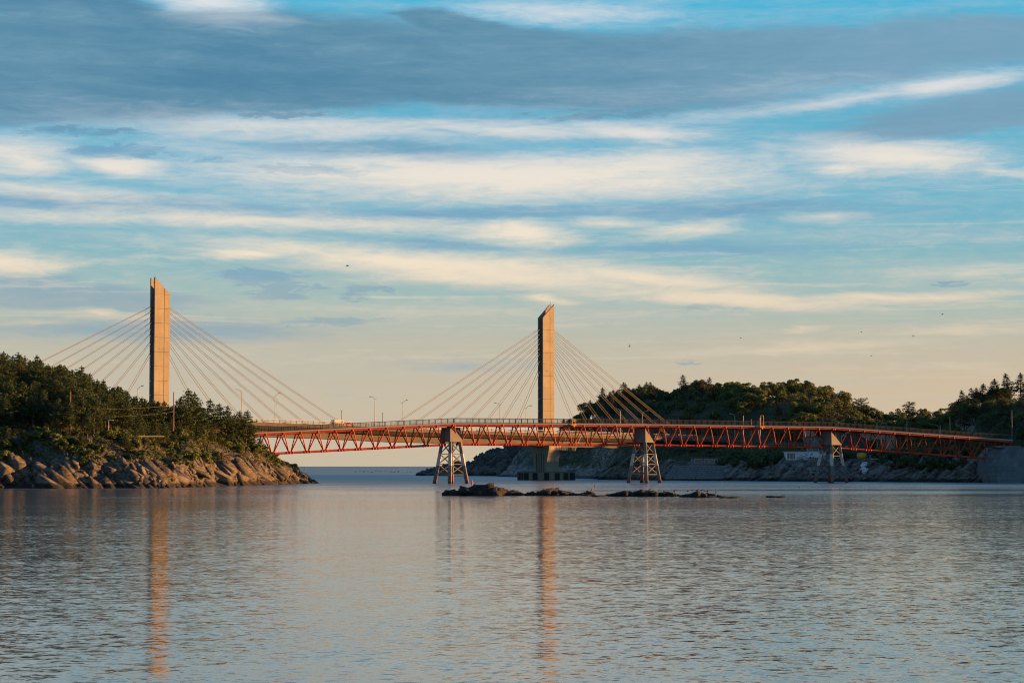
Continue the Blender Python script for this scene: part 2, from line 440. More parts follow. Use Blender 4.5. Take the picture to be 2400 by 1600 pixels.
t.l.new(t.math('ADD', 0.07, t.math('ADD', t.math('MULTIPLY', t.smooth(Y, 90.0, 420.0), 0.025), t.math('MULTIPLY', open_sea, 0.33))), p.inputs['Roughness'])
p.inputs['IOR'].default_value = 1.42

# ------------------------------------------------------------------ object helpers
WM = {}
LABELS = []


def link(o, parent=None, M=None):
    C.objects.link(o)
    M = M if M is not None else Matrix()
    if parent is not None:
        o.parent = parent
        o.matrix_parent_inverse = WM[parent].inverted()
    o.matrix_basis = M
    WM[o] = M.copy()
    return o


def tag(o, label, cat, group=None):
    o['label'] = label
    o['category'] = cat
    if group:
        o['group'] = group
    return o


def thing(name, label, cat, loc=(0, 0, 0), group=None):
    o = bpy.data.objects.new(name, None)
    o.empty_display_size = 0.5
    link(o, None, Matrix.Translation(loc))
    return tag(o, label, cat, group)


def mesh(name, V, F, mat=None, smooth=False):
    me = bpy.data.meshes.new(name)
    me.from_pydata([tuple(v) for v in V], [], [tuple(f) for f in F])
    if mat:
        me.materials.append(MATS[mat])
    if smooth:
        me.polygons.foreach_set('use_smooth', [True] * len(me.polygons))
    me.update()
    return me


def np_mesh(name, V, F, mat, smooth=False):
    """fast path: V (n,3) float array, F (m,k) int array of equal-sided faces"""
    V = np.asarray(V, dtype=np.float32)
    F = np.asarray(F, dtype=np.int32)
    me = bpy.data.meshes.new(name)
    me.vertices.add(len(V))
    me.vertices.foreach_set('co', V.ravel())
    k = F.shape[1]
    me.loops.add(F.size)
    me.loops.foreach_set('vertex_index', F.ravel())
    me.polygons.add(len(F))
    me.polygons.foreach_set('loop_start', np.arange(0, F.size, k, dtype=np.int32))
    me.polygons.foreach_set('loop_total', np.full(len(F), k, dtype=np.int32))
    if smooth:
        me.polygons.foreach_set('use_smooth', np.ones(len(F), dtype=bool))
    me.materials.append(MATS[mat])
    me.update(calc_edges=True)
    me.validate()
    return me


def obj(name, me, parent=None, M=None):
    return link(bpy.data.objects.new(name, me), parent, M)


_unit = {}
CUBE_V = [(x, y, z) for x in (-.5, .5) for y in (-.5, .5) for z in (-.5, .5)]
CUBE_F = [(0, 1, 3, 2), (4, 6, 7, 5), (0, 4, 5, 1), (2, 3, 7, 6), (0, 2, 6, 4), (1, 5, 7, 3)]


def unit_cube(mat):
    k = ('cube', mat)
    if k not in _unit:
        _unit[k] = mesh('block', CUBE_V, CUBE_F, mat)
    return _unit[k]


def unit_tube(mat, n=8, taper=1.0):
    k = ('tube', mat, n, taper)
    if k not in _unit:
        V = [(math.cos(2 * math.pi * i / n), math.sin(2 * math.pi * i / n), 0) for i in range(n)]
        V += [(taper * x, taper * y, 1) for x, y, _ in V]
        F = [(i, (i + 1) % n, n + (i + 1) % n, n + i) for i in range(n)] + [tuple(range(n - 1, -1, -1)), tuple(range(n, 2 * n))]
        me = mesh('tube', V, F, mat)
        for pl in me.polygons:
            pl.use_smooth = len(pl.vertices) == 4
        _unit[k] = me
    return _unit[k]


def align(p0, p1, up=Vector((0, 0, 1))):
    """frame whose z runs from p0 to p1"""
    p0, p1 = Vector(p0), Vector(p1)
    zz = (p1 - p0)
    L = zz.length
    zz.normalize()
    if abs(zz.dot(up)) > 0.999:
        up = Vector((0, 1, 0))
    xx = up.cross(zz).normalized()
    yy = zz.cross(xx)
    M = Matrix((xx, yy, zz)).transposed().to_4x4()
    M.translation = p0
    return M, L


def tube(name, p0, p1, r, mat, parent=None, n=8, taper=1.0):
    M, L = align(p0, p1)
    return obj(name, unit_tube(mat, n, taper), parent, M @ Matrix.Diagonal((r, r, L, 1)))


def bar(name, p0, p1, wx, wy, mat, parent=None):
    """rectangular bar from p0 to p1; wx horizontal, wy the other"""
    M, L = align(p0, p1)
    return obj(name, unit_cube(mat), parent, M @ Matrix.Translation((0, 0, L / 2)) @ Matrix.Diagonal((wx, wy, L, 1)))


def box(name, c, size, mat, parent=None, rz=0.0):
    M = Matrix.Translation(c) @ Matrix.Rotation(rz, 4, 'Z') @ Matrix.Diagonal((*size, 1))
    return obj(name, unit_cube(mat), parent, M)


def prism(name, pts, d, mat, parent=None):
    """closed polygon pts (3-D, planar) pushed along vector d"""
    n = len(pts)
    d = Vector(d)
    V = [Vector(p) for p in pts] + [Vector(p) + d for p in pts]
    nrm = Vector((0, 0, 0))
    for i in range(n):
        a, b = V[i], V[(i + 1) % n]
        nrm += a.cross(b)
    F = [tuple(range(n)), tuple(range(2 * n - 1, n - 1, -1))] + [(i, n + i, n + (i + 1) % n, (i + 1) % n) for i in range(n)]
    if nrm.dot(d) > 0:
        F = [tuple(reversed(f)) for f in F]
    c = sum(V, Vector()) / len(V)
    me = mesh(name, [v - c for v in V], F, mat)
    return obj(name, me, parent, Matrix.Translation(c))


def loft(name, rings, mat, parent=None, smooth=False, closed=True):
    """rings: list of equal-length closed point loops"""
    n = len(rings[0])
    V = [Vector(p) for r_ in rings for p in r_]
    F = []
    for k in range(len(rings) - 1):
        for i in range(n):
            a, b = k * n + i, k * n + (i + 1) % n
            F.append((a, b, b + n, a + n))
    if closed:
        F.append(tuple(range(n - 1, -1, -1)))
        F.append(tuple(range((len(rings) - 1) * n, len(rings) * n)))
    c = sum(V, Vector()) / len(V)
    me = mesh(name, [v - c for v in V], F, mat, smooth)
    me.update()
    import bmesh
    bm = bmesh.new(); bm.from_mesh(me); bmesh.ops.recalc_face_normals(bm, faces=bm.faces); bm.to_mesh(me); bm.free()
    return obj(name, me, parent, Matrix.Translation(c))


def at(px, Y, z=0.0):
    """world point on the sight line of picture column px at depth Y and height z (survey of the photograph)"""
    return Vector(((px - 1200) / 5000 * Y, Y, z))


def zat(py, Y):
    """height of something seen at picture row py standing at depth Y"""
    return CAM_Z + (1092 - py) / 5000 * Y


# ------------------------------------------------------------------ noise for shapes
def _hash(ix, iy, seed):
    h = (ix * 374761393 + iy * 668265263 + seed * 1442695041) & 0xFFFFFFFF
    h = ((h ^ (h >> 13)) * 1274126177) & 0xFFFFFFFF
    return ((h ^ (h >> 16)) & 0xFFFF) / 65535.0


def vnoise(x, y, seed=0):
    x = np.asarray(x, float); y = np.asarray(y, float)
    ix = np.floor(x).astype(np.int64); iy = np.floor(y).astype(np.int64)
    fx = x - ix; fy = y - iy
    fx = fx * fx * (3 - 2 * fx); fy = fy * fy * (3 - 2 * fy)
    a = _hash(ix, iy, seed); b_ = _hash(ix + 1, iy, seed); c = _hash(ix, iy + 1, seed); d_ = _hash(ix + 1, iy + 1, seed)
    return (a * (1 - fx) + b_ * fx) * (1 - fy) + (c * (1 - fx) + d_ * fx) * fy


def fbm(x, y, seed=0, oct=5, ridged=False):
    s = 0; amp = 0.5; tot = 0
    for k in range(oct):
        n = vnoise(x, y, seed + k)
        if ridged:
            n = 1 - np.abs(2 * n - 1)
        s = s + amp * n; tot += amp
        x = x * 2.03 + 3.7; y = y * 2.03 + 1.3; amp *= 0.5
    return s / tot


def sdist(P, X, Y):
    """signed distance (positive inside) to polygon P"""
    X = np.asarray(X, float); Y = np.asarray(Y, float)
    best = np.full(X.shape, 1e9); inside = np.zeros(X.shape, bool)
    n = len(P)
    for i in range(n):
        ax, ay = P[i][0], P[i][1]; bx, by = P[(i + 1) % n][0], P[(i + 1) % n][1]
        ex, ey = bx - ax, by - ay
        tt = np.clip(((X - ax) * ex + (Y - ay) * ey) / (ex * ex + ey * ey), 0, 1)
        best = np.minimum(best, np.hypot(X - ax - tt * ex, Y - ay - tt * ey))
        cond = (ay > Y) != (by > Y)
        with np.errstate(divide='ignore', invalid='ignore'):
            xc = ax + (Y - ay) * ex / (ey if ey != 0 else 1e-9)
        inside ^= cond & (X < xc)
    return np.where(inside, best, -best)


def sstep(v, a, b_):
    tt = np.clip((v - a) / (b_ - a), 0, 1)
    return tt * tt * (3 - 2 * tt)


# ------------------------------------------------------------------ water
xs = [-30000, -4000, -1200, -400, 0, 400, 1200, 4000, 30000]
ys = [-60, 20, 200, 500, 900, 1600, 4000, 12000, 40000]
V = [(x, y, 0) for y in ys for x in xs]
n = len(xs)
F = [(j * n + i, j * n + i + 1, (j + 1) * n + i + 1, (j + 1) * n + i) for j in range(len(ys) - 1) for i in range(n - 1)]
water = obj('water', mesh('water', V, F, 'water'))
water['kind'] = 'structure'

# ------------------------------------------------------------------ island (left)
ISL = [at(px, Y).xy for px, Y in [(-900, 455), (-300, 470), (0, 480), (60, 484), (130, 483), (230, 485), (300, 489), (395, 491), (412, 503), (470, 515), (560, 552),
                                  (640, 585), (700, 608), (738, 622), (752, 630), (735, 640), (690, 655), (640, 690), (560, 730), (430, 830), (-900, 830)]]
CAP_L = np.array([(-900, 24), (-100, 25.5), (0, 25.5), (110, 23.5), (200, 21.0), (260, 16.5), (330, 13.5), (440, 12.8), (520, 12.0), (575, 10.3), (600, 8.6), (640, 7.0), (680, 4.6), (705, 2.9), (728, 1.3), (760, 0.4)])
PROF_L = np.array([(-20, -5), (-3, -1.6), (0, 0.1), (1.5, 2.2), (4, 4.3), (7, 6.0), (11, 8.4), (14, 10.8), (16, 12.0), (20.5, 12.1), (24, 13.4), (45, 21), (62, 26), (200, 27)])


def island_h(X, Y, detail=True):
    X = np.asarray(X, float); Y = np.asarray(Y, float)
    d = sdist(ISL, X, Y) + (fbm(X * 0.12, Y * 0.12, 3, 3) - 0.5) * 7.0
    px = 1200 + 5000 * X / Y
    cap = np.interp(px, CAP_L[:, 0], CAP_L[:, 1])
    pr = np.interp(d, PROF_L[:, 0], PROF_L[:, 1])
    pr = pr * (1 + 0.3 * sstep(px, 400, 450) * (1 - sstep(px, 600, 650)))
    k = 1.2
    h = -np.log(np.exp(-np.clip(cap, -8, 60) / k) + np.exp(-np.clip(pr, -8, 60) / k)) * k
    # buttresses and gullies running down to the right on the bare rock
    rockz = sstep(d, 0, 2.5) * (1 - sstep(d, 9, 16)) * np.clip(cap / 9.0, 0.15, 1)
    u = X * 0.8 + h * 0.55
    h = h + rockz * ((fbm(u * 0.16, Y * 0.16, 11, 4, True) - 0.62) * 6.0 + (fbm(u * 0.5, Y * 0.5, 21, 4, True) - 0.6) * 2.2 + np.round(fbm(u * 0.28, Y * 0.4, 27, 2) * 6) * 0.55 - 1.6)
    h = h + (fbm(X * 0.07, Y * 0.07, 31, 4) - 0.5) * 2.0 * sstep(d, 22, 40)
    return h, d


def grid_terrain(name, hfun, x0, x1, y0, y1, step, matname, keep=-2.5):
    nx = int((x1 - x0) / step) + 1; ny = int((y1 - y0) / step) + 1
    gx, gy = np.meshgrid(np.linspace(x0, x1, nx), np.linspace(y0, y1, ny))
    h, d = hfun(gx, gy)
    # small sideways jitter breaks the lattice on steep faces
    jx = (fbm(gx * 0.9, gy * 0.9, 51, 2) - 0.5) * step * 0.9; jy = (fbm(gx * 0.9, gy * 0.9, 57, 2) - 0.5) * step * 0.9
    V = np.stack([gx + jx, gy + jy, h], -1).reshape(-1, 3)
    idx = np.arange(nx * ny).reshape(ny, nx)
    F = np.stack([idx[:-1, :-1], idx[:-1, 1:], idx[1:, 1:], idx[1:, :-1]], -1).reshape(-1, 4)
    F = F[(V[F, 2].max(1) > keep)]
    used = np.unique(F); re = np.full(len(V), -1); re[used] = np.arange(len(used))
    return np_mesh(name, V[used], re[F], matname)


island = obj('island', grid_terrain('island', island_h, -230, -50, 452, 740, 0.8, 'island_ground'))
island['kind'] = 'structure'

# ------------------------------------------------------------------ mainland (right) and far headland
MAIN = [at(px, Y).xy for px, Y in [(1385, 850), (1420, 800), (1470, 785), (1560, 752), (1700, 730), (1900, 700), (2040, 684), (2200, 668), (2290, 662), (2330, 655), (2400, 648), (2700, 610)]]
MAIN += [Vector(p) for p in [(250, 560), (330, 480), (800, 400), (800, 1250), (-10, 1250), (-5, 1010), (12, 940)]]
CAP_R = np.array([(1260, 15), (1300, 19), (1330, 22), (1400, 28), (1480, 31.5), (1530, 33.5), (1600, 36), (1700, 34.5), (1800, 33.5), (1880, 34), (1950, 32), (1985, 27), (2010, 24), (2080, 21), (2140, 21), (2200, 21), (2240, 22), (2280, 24.5), (2350, 26), (2500, 27), (2800, 26), (3000, 24), (4000, 23), (9000, 23)])


def main_h(X, Y, detail=True):
    X = np.asarray(X, float); Y = np.asarray(Y, float)
    d = sdist(MAIN, X, Y) + (fbm(X * 0.10, Y * 0.10, 63, 3) - 0.5) * 7.0
    px = 1200 + 5000 * X / np.maximum(Y, 50)
    cap = np.interp(px, CAP_R[:, 0], CAP_R[:, 1])
    shore = np.interp(d, [-20, -3, 0, 3, 8, 14, 20, 60], [-5, -1.5, 0.1, 1.8, 4.4, 6.6, 7.4, 8.0])
    near = sstep(px, 2180, 2290)
    west = 1 - sstep(px, 1450, 1560)
    e = Y - np.interp(px, [1300, 1385, 1420, 1470, 1560, 1700, 1900, 2040, 2200, 2290, 2400, 2700, 3400, 5000], [930, 860, 800, 785, 752, 730, 700, 684, 668, 662, 648, 610, 540, 400])
    e = e * (1 - sstep(px, 2500, 2900)) + d * sstep(px, 2500, 2900)
    d0 = 55 * (1 - near) * (1 - west) + 12 * near + 20 * west
    d1 = 190 * (1 - near) * (1 - west) + 75 * near + 130 * west
    tt = np.clip((e - d0) / (d1 - d0), 0, 1) * sstep(d, 2, 14); rise = tt * tt * (3 - 2 * tt)
    h = shore + np.maximum(cap - 8, 0) * rise
    rockz = sstep(d, 0, 2.5) * (1 - sstep(d, 12, 19))
    u = X * 0.8 - h * 0.6
    h = h + rockz * ((fbm(u * 0.16, Y * 0.2, 71, 4, True) - 0.62) * 3.6 + (fbm(u * 0.55, Y * 0.55, 77, 3, True) - 0.6) * 1.7)
    h = h + (fbm(X * 0.05, Y * 0.05, 81, 4) - 0.5) * 3.0 * rise
    return h, d


mainland = obj('mainland', grid_terrain('mainland', main_h, -8, 330, 470, 1130, 1.5, 'mainland_ground'))
mainland['kind'] = 'structure'

HEAD = [at(px, Y).xy for px, Y in [(968, 1135), (1000, 1122), (1060, 1112), (1130, 1100), (1250, 1080), (1420, 1000), (1500, 1000), (1500, 1300), (1080, 1300), (1020, 1180)]]


def head_h(X, Y, detail=True):
    d = sdist(HEAD, X, Y) + (fbm(X * 0.08, Y * 0.08, 103, 3) - 0.5) * 5.0
    px = 1200 + 5000 * np.asarray(X) / np.asarray(Y)
    cap = np.interp(px, [960, 1000, 1045, 1085, 1108, 1122, 1145, 1175, 1205, 1250, 1300, 1330, 1400], [0.4, 1.6, 4.2, 5.6, 5.0, 7.5, 11.6, 13.4, 15.2, 15.8, 18, 20, 22])
    pr = np.interp(d, [-20, 0, 3, 10, 25, 45, 100], [-5, 0.1, 2.5, 7, 13, 18, 24])
    k = 1.0
    h = -np.log(np.exp(-np.clip(cap, -8, 60) / k) + np.exp(-np.clip(pr, -8, 60) / k)) * k
    u = X + h * 0.8
    m_ = sstep(d, 0, 4)
    return h + m_ * ((fbm(u * 0.10, Y * 0.10, 111, 4, True) - 0.62) * 4.0 + (fbm(u * 0.4, Y * 0.4, 117, 3, True) - 0.6) * 1.6) * np.clip(cap / 10, 0.3, 1), d


headland = obj('headland', grid_terrain('headland', head_h, -60, 80, 990, 1240, 1.1, 'headland_ground'))
headland['kind'] = 'structure'


def ground(hf, x, y):
    return float(hf(np.array([x]), np.array([y]))[0][0])


# ------------------------------------------------------------------ rocks
def hull_points(seed, npts=17, elong=(1.35, 0.9, 0.8)):
    r_ = np.random.RandomState(seed)
    v = r_.normal(size=(npts, 3)); v /= np.linalg.norm(v, axis=1, keepdims=True)
    return v * r_.uniform(0.72, 1.08, size=(npts, 1)) * np.array(elong)


def hull_data(seed, npts=17, elong=(1.35, 0.9, 0.8)):
    """an angular block: convex hull of scattered points"""
    import bmesh
    bm = bmesh.new()
    for c_ in hull_points(seed, npts, elong):
        bm.verts.new(c_)
    res = bmesh.ops.convex_hull(bm, input=bm.verts)
    bmesh.ops.delete(bm, geom=[g for g in res['geom_unused'] if isinstance(g, bmesh.types.BMVert)], context='VERTS')
    bmesh.ops.triangulate(bm, faces=bm.faces)
    bm.verts.index_update()
    V = np.array([v.co[:] for v in bm.verts]); F = np.array([[v.index for v in f.verts] for f in bm.faces])
    bm.free()
    return V, F


def rock_mesh(seed, mat, npts=17, elong=(1.35, 0.9, 0.8)):
    V, F = hull_data(seed, npts, elong)
    return np_mesh('rock', V, F, mat)


def rubble(name, parent, spots, mat, seed, tilt=(0.1, 0.6, -0.30)):
    """the many smaller blocks between the big ones, joined: (x, y, z, size) each"""
    r_ = np.random.RandomState(seed)
    lib = [block_data(seed * 50 + i) for i in range(10)]
    VV = []; FF = []; o = 0
    for (x, y, z, s_) in spots:
        V, F = lib[r_.randint(10)]
        E = np.array(Euler((r_.normal() * 0.16 + tilt[0], r_.normal() * 0.2 + tilt[1], r_.normal() * 0.25 + tilt[2])).to_matrix())
        VV.append((V * s_ * r_.uniform(0.7, 1.3, 3)) @ E.T + np.array([x, y, z])); FF.append(F + o); o += len(V)
    ob = obj(name, np_mesh(name, np.concatenate(VV), np.concatenate(FF), mat), parent)
    ob['kind'] = 'stuff'
    return ob


def block_data(seed, size=(1.5, 0.85, 0.9), jit=0.22):
    """a joint-bounded block: a box with shifted corners and knocked-off edges"""
    import bmesh
    r_ = np.random.RandomState(seed)
    bm = bmesh.new()
    for x in (-1, 1):
        for y in (-1, 1):
            for z in (-1, 1):
                c_ = np.array([x, y, z]) * (1 - np.abs(r_.normal(size=3)) * jit * 0.6)
                for k_ in range(2):
                    cut = np.ones(3); cut[r_.randint(3)] *= r_.uniform(0.55, 0.9)
                    bm.verts.new(c_ * cut * np.array(size))
    res = bmesh.ops.convex_hull(bm, input=bm.verts)
    bmesh.ops.delete(bm, geom=[g for g in res['geom_unused'] if isinstance(g, bmesh.types.BMVert)], context='VERTS')
    bmesh.ops.triangulate(bm, faces=bm.faces)
    bm.verts.index_update()
    V = np.array([v.co[:] for v in bm.verts]); F = np.array([[v.index for v in f.verts] for f in bm.faces])
    bm.free()
    return V, F


CLIFF_ROCKS = [np_mesh('rock', *block_data(100 + i), 'cliff_rock') for i in range(10)]
SHORE_ROCKS = [np_mesh('rock', *block_data(200 + i, (1.7, 0.8, 0.6)), 'shore_rock') for i in range(8)]
REEF_ROCKS = [np_mesh('rock', *block_data(300 + i, (1.15, 0.95, 0.75), 0.3), 'reef_rock') for i in range(8)]
FAR_ROCKS = [rock_mesh(400 + i, 'far_rock') for i in range(6)]


def rock(me, loc, s, parent, tilt=0.2, rr=rng, stretch=1.0):
    """blocks share one dip, as bedded rock does: down to the right on the island, to the left on the mainland"""
    sg = 1 if loc[0] < -40 else -1
    M = Matrix.Translation(loc) @ Euler((rr.gauss(0.1, tilt), sg * (0.6 + rr.gauss(0, tilt)), -0.30 * sg + rr.gauss(0, 0.25))).to_matrix().to_4x4()
    M = M @ Matrix.Diagonal((s * rr.uniform(0.7, 1.2) * stretch, s * rr.uniform(0.7, 1.2), s * rr.uniform(0.7, 1.3), 1))
    return obj('rock', me, parent, M)


rr = random.Random(11)
cnt = 0
for tries in range(6000):
    px = rr.uniform(-20, 745); Y = rr.uniform(478, 640)
    x = (px - 1200) / 5000 * Y
    h, d = island_h(np.array([x]), np.array([Y])); h = float(h[0]); d = float(d[0])
    if not (-0.6 < d < 11.5) or h > (6.2 if px < 420 else 4.6):
        continue
    if rr.random() > (1.0 if d < 4 else 0.55):
        continue
    s = rr.choice([0.5, 0.65, 0.85, 1.1, 1.6]) * (0.65 if px > 690 else 1)
    rock(rr.choice(CLIFF_ROCKS), (x, Y, max(h, 0.0) - 0.3 * s), s, island, 0.16, rr, rr.choice([1, 1.5, 1.9]))
    cnt += 1
    if cnt >= 285:
        break
cnt = 0
for tries in range(9000):
    px = rr.uniform(1380, 2420); Y = rr.uniform(640, 840)
    x = (px - 1200) / 5000 * Y
    h, d = main_h(np.array([x]), np.array([Y])); h = float(h[0]); d = float(d[0])
    if not (-0.6 < d < 12) or h > 6.0 or 2295 < px < 2420:
        continue
    if 1565 < px < 1695 and d > 3:
        continue
    s = rr.choice([0.5, 0.7, 0.9, 1.3, 1.7])
    rock(rr.choice(SHORE_ROCKS), (x, Y, max(h, 0.0) - 0.15 * s), s, mainland, 0.16, rr, rr.choice([1, 1.5, 1.8]))
    cnt += 1
    if cnt >= 285:
        break
cnt = 0
for tries in range(5000):
    px = rr.uniform(975, 1390); Y = rr.uniform(1000, 1150)
    x = (px - 1200) / 5000 * Y
    h, d = head_h(np.array([x]), np.array([Y])); h = float(h[0]); d = float(d[0])
    if not (-0.4 < d < 26):
        continue
    s = rr.choice([0.9, 1.2, 1.6, 2.2, 2.8]) * (0.5 if px < 1100 else 1)
    rock(rr.choice(FAR_ROCKS), (x, Y, max(h, 0.0) - 0.3 * s), s, headland, 0.2, rr, rr.choice([1, 1.5, 2]))
    cnt += 1
    if cnt >= 110:
        break

q_ = np.random.RandomState(17)


def spots(hf, px0, px1, y0, y1, n, dmin, dmax, hmax, smin, smax, skip=None):
    px = q_.uniform(px0, px1, n * 8); Y = q_.uniform(y0, y1, n * 8)
    x = (px - 1200) / 5000 * Y
    h, d = hf(x, Y)
    k = (d > dmin) & (d < dmax) & (h < hmax)
    if skip is not None:
        k &= ~skip(px, Y, d)
    k = np.nonzero(k)[0][:n]
    return [(x[i], Y[i], max(h[i], 0) - 0.05, q_.uniform(smin, smax)) for i in k]


rubble('rubble', island, spots(island_h, -20, 735, 476, 640, 1900, -0.5, 12, 6.4, 0.2, 0.7), 'cliff_rock', 3)
rubble('rubble', mainland, spots(main_h, 1380, 2300, 640, 850, 2600, -0.5, 15, 7.0, 0.2, 0.65, lambda px, Y, d: (px > 1562) & (px < 1700) & (d > 2)), 'shore_rock', 4, (0, -0.4, 0))
rubble('rubble', headland, spots(head_h, 970, 1400, 990, 1160, 900, -0.3, 40, 17, 0.4, 1.5), 'far_rock', 5)

# reefs in mid-channel: every reef is a thing made of its boulders
def reef(label, px0, px1, py_base, bumps, seed, n):
    Y = CAM_Z * 5000 / (py_base - 1092)
    q_ = random.Random(seed)
    root = thing('reef', label, 'reef', at((px0 + px1) / 2, Y), 'low dark reefs in mid-channel')
    W = (px1 - px0) * Y / 5000
    bx = [b_[0] for b_ in bumps]; bh = [b_[1] * 0.82 * Y / 5000 for b_ in bumps]
    for i in range(n):
        px = px0 + (px1 - px0) * (i + q_.uniform(0.1, 0.9)) / n
        top = float(np.interp(px, bx, bh))
        yy = Y + q_.uniform(-0.3, 1.2) * (0.7 + top)
        s = max(0.25, top * q_.uniform(0.4, 0.75))
        st = q_.uniform(0.9, 1.7)
        M = Matrix.Translation(at(px, yy, (top - s * 0.62) * q_.uniform(0.35, 1.05))) @ Euler((q_.uniform(-.3, .3), q_.uniform(-.3, .35), q_.uniform(0, 6.28))).to_matrix().to_4x4() @ Matrix.Diagonal((s * st, s * q_.uniform(0.8, 1.5), s * 1.05, 1))
        obj('rock', q_.choice(REEF_ROCKS), root, M)
    for i in range(max(4, int(W / 2.2))):       # low skirt at the waterline
        px = px0 + (px1 - px0) * (i + 0.5) / max(4, int(W / 2.2))
        s = q_.uniform(0.2, 0.36)
        M = Matrix.Translation(at(px, Y + q_.uniform(-0.3, 0.6), 0.02)) @ Euler((0, 0, q_.uniform(-.4, .4))).to_matrix().to_4x4() @ Matrix.Diagonal((s * 3.4, s * 2.0, s, 1))
        obj('rock', q_.choice(REEF_ROCKS), root, M)
    return root


reef('largest dark reef with a humped top in front of the left truss pier', 1040, 1232, 1160,
     [(1040, 8), (1055, 14), (1080, 14), (1105, 20), (1130, 26), (1165, 24), (1175, 16), (1205, 13), (1225, 5), (1232, 3)], 1, 95)
reef('jagged dark reef lying in front of the round concrete pier base', 1234, 1392, 1160,
     [(1234, 5), (1245, 10), (1256, 6), (1268, 12), (1290, 17), (1305, 16), (1322, 12), (1345, 6), (1358, 4), (1378, 11), (1388, 9), (1392, 3)], 2, 80)
reef('long flat dark reef between the jagged reef and the bird-covered mound', 1420, 1592, 1162,
     [(1420, 4), (1440, 8), (1465, 15), (1480, 11), (1495, 14), (1520, 15), (1545, 12), (1575, 10), (1592, 3)], 3, 80)
reef('low mound reef with gulls standing along its crest', 1596, 1696, 1164,
     [(1596, 3), (1612, 9), (1635, 12), (1660, 10), (1675, 7), (1696, 1.5)], 4, 45)
reef('small flat rock awash just right of the gull reef', 1700, 1726, 1166, [(1700, 2), (1715, 3), (1726, 1)], 5, 3)
reef('tiny lone rock awash in open water below the right truss pier', 1806, 1830, 1165, [(1806, 1), (1822, 2), (1830, 1)], 6, 3)
reef('pair of tiny rocks at the right tip of the jagged reef', 1396, 1412, 1163, [(1396, 2), (1404, 4), (1412, 2)], 7, 3)

# ------------------------------------------------------------------ cable-stayed road bridge
T1 = Vector((-109.5, 662.0, 0)); T2 = Vector((12.3, 770.0, 0))
AX = (T2 - T1).normalized()
NR = Vector((AX.y, -AX.x, 0))                    # towards the camera's side
DSPAN = (T2 - T1).length


def s_for(px, off):
    k = (px - 1200) / 5000
    p0 = T1 + NR * off
    return (k * p0.y - p0.x) / (AX.x - k * AX.y)


def rp(s, off, z):
    p_ = T1 + AX * s + NR * off
    return Vector((p_.x, p_.y, z))


_zs = []
for px_, py_ in [(-150, 962), (373, 981), (597, 990.5), (691, 994), (800, 998), (950, 1006), (1200, 1014), (1400, 1021), (1618, 1027.5), (1750, 1033), (1900, 1036)]:
    s_ = s_for(px_, 6.5)
    _zs.append((s_, zat(py_, rp(s_, 6.5, 0).y)))


def deck_z(s):
    return float(np.interp(s, [v[0] for v in _zs], [v[1] for v in _zs]))


S0, S1 = s_for(-150, 6.5), s_for(1800, 6.5)
road = thing('road_bridge', 'cable-stayed road bridge with two tall slant-topped concrete pylons', 'bridge', tuple(rp(DSPAN / 2, 0, 0)))
NSEG = 60
ss = [S0 + (S1 - S0) * i / NSEG for i in range(NSEG + 1)]
SEC = [(6.5, -0.05), (6.5, -0.85), (2.9, -1.2), (2.9, -4.25), (-2.9, -4.25), (-2.9, -1.2), (-6.5, -0.85), (-6.5, -0.05)]
girder = loft('girder', [[rp(s, o, deck_z(s) + z) for o, z in SEC] for s in ss], 'deck_concrete', road)
loft('carriageway', [[rp(s, o, deck_z(s) + z) for o, z in [(6.2, -0.2), (6.2, 0.02), (-6.2, 0.02), (-6.2, -0.2)]] for s in ss], 'deck_asphalt', girder)
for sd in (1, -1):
    loft('shade_toned_haunch', [[rp(s, o * sd, deck_z(s) + z) for o, z in [(6.2, -0.9), (4.3, -2.05), (2.95, -2.1), (2.95, -1.25)]] for s in ss], 'dark_concrete', girder)  # haunch coloured darker to paint in the shade band under the cantilever
    loft('kerb', [[rp(s, o * sd, deck_z(s) + z) for o, z in [(6.55, -0.3), (6.55, 0.22), (6.2, 0.22), (6.2, -0.3)]] for s in ss], 'deck_concrete', girder)


def railing(parent, path, z_of, spacing, hgt, post_mat, rail_mat, fill_mat, post_w=0.12, fill_r=0.018, fill_gap=0.2, rails=(1.0, 0.18)):
    """path(s) -> Vector for s in [0, L]; one part for the top rail, one mesh per post, joined balusters"""
    L, f = path
    npost = max(2, int(L / spacing) + 1)
    me = unit_cube(post_mat)
    for i in range(npost):
        p_ = f(L * i / (npost - 1))
        obj('railing_post', me, parent, Matrix.Translation(p_ + Vector((0, 0, hgt / 2))) @ Matrix.Diagonal((post_w, post_w, hgt, 1)))
    k = max(1, int(L / 6))
    pts = [f(L * i / k) for i in range(k + 1)]
    for rz_ in rails:
        for i in range(0, 1):
            e = 0.05
            loft('rail', [[p_ + Vector((0, 0, rz_ * hgt)) + Vector(o) for o in ((0, -e, -e), (0, e, -e), (0, e, e), (0, -e, e))] for p_ in pts], rail_mat, parent)
    V = []; F = []
    nb = int(L / fill_gap)
    for i in range(nb):
        p_ = f(L * (i + 0.5) / nb)
        o = len(V)
        for z_ in (0.16, 0.98):
            for a_ in range(3):
                V.append((p_.x + fill_r * math.cos(a_ * 2.094), p_.y + fill_r * math.sin(a_ * 2.094), p_.z + z_ * hgt))
        F += [(o, o + 1, o + 4, o + 3), (o + 1, o + 2, o + 5, o + 4), (o + 2, o, o + 3, o + 5)]
    b_ = obj('baluster', mesh('baluster', V, F, fill_mat), parent)
    b_['kind'] = 'stuff'


sa, sb = s_for(560, 6.5), S1
for sd in (1, -1):
    railing(girder, (sb - sa, lambda u, sd=sd: rp(sa + u, 6.38 * sd, deck_z(sa + u) + 0.22)), None, 2.25, 1.15, 'pale_rail', 'pale_rail', 'grey_steel', 0.13, 0.02, 0.22)

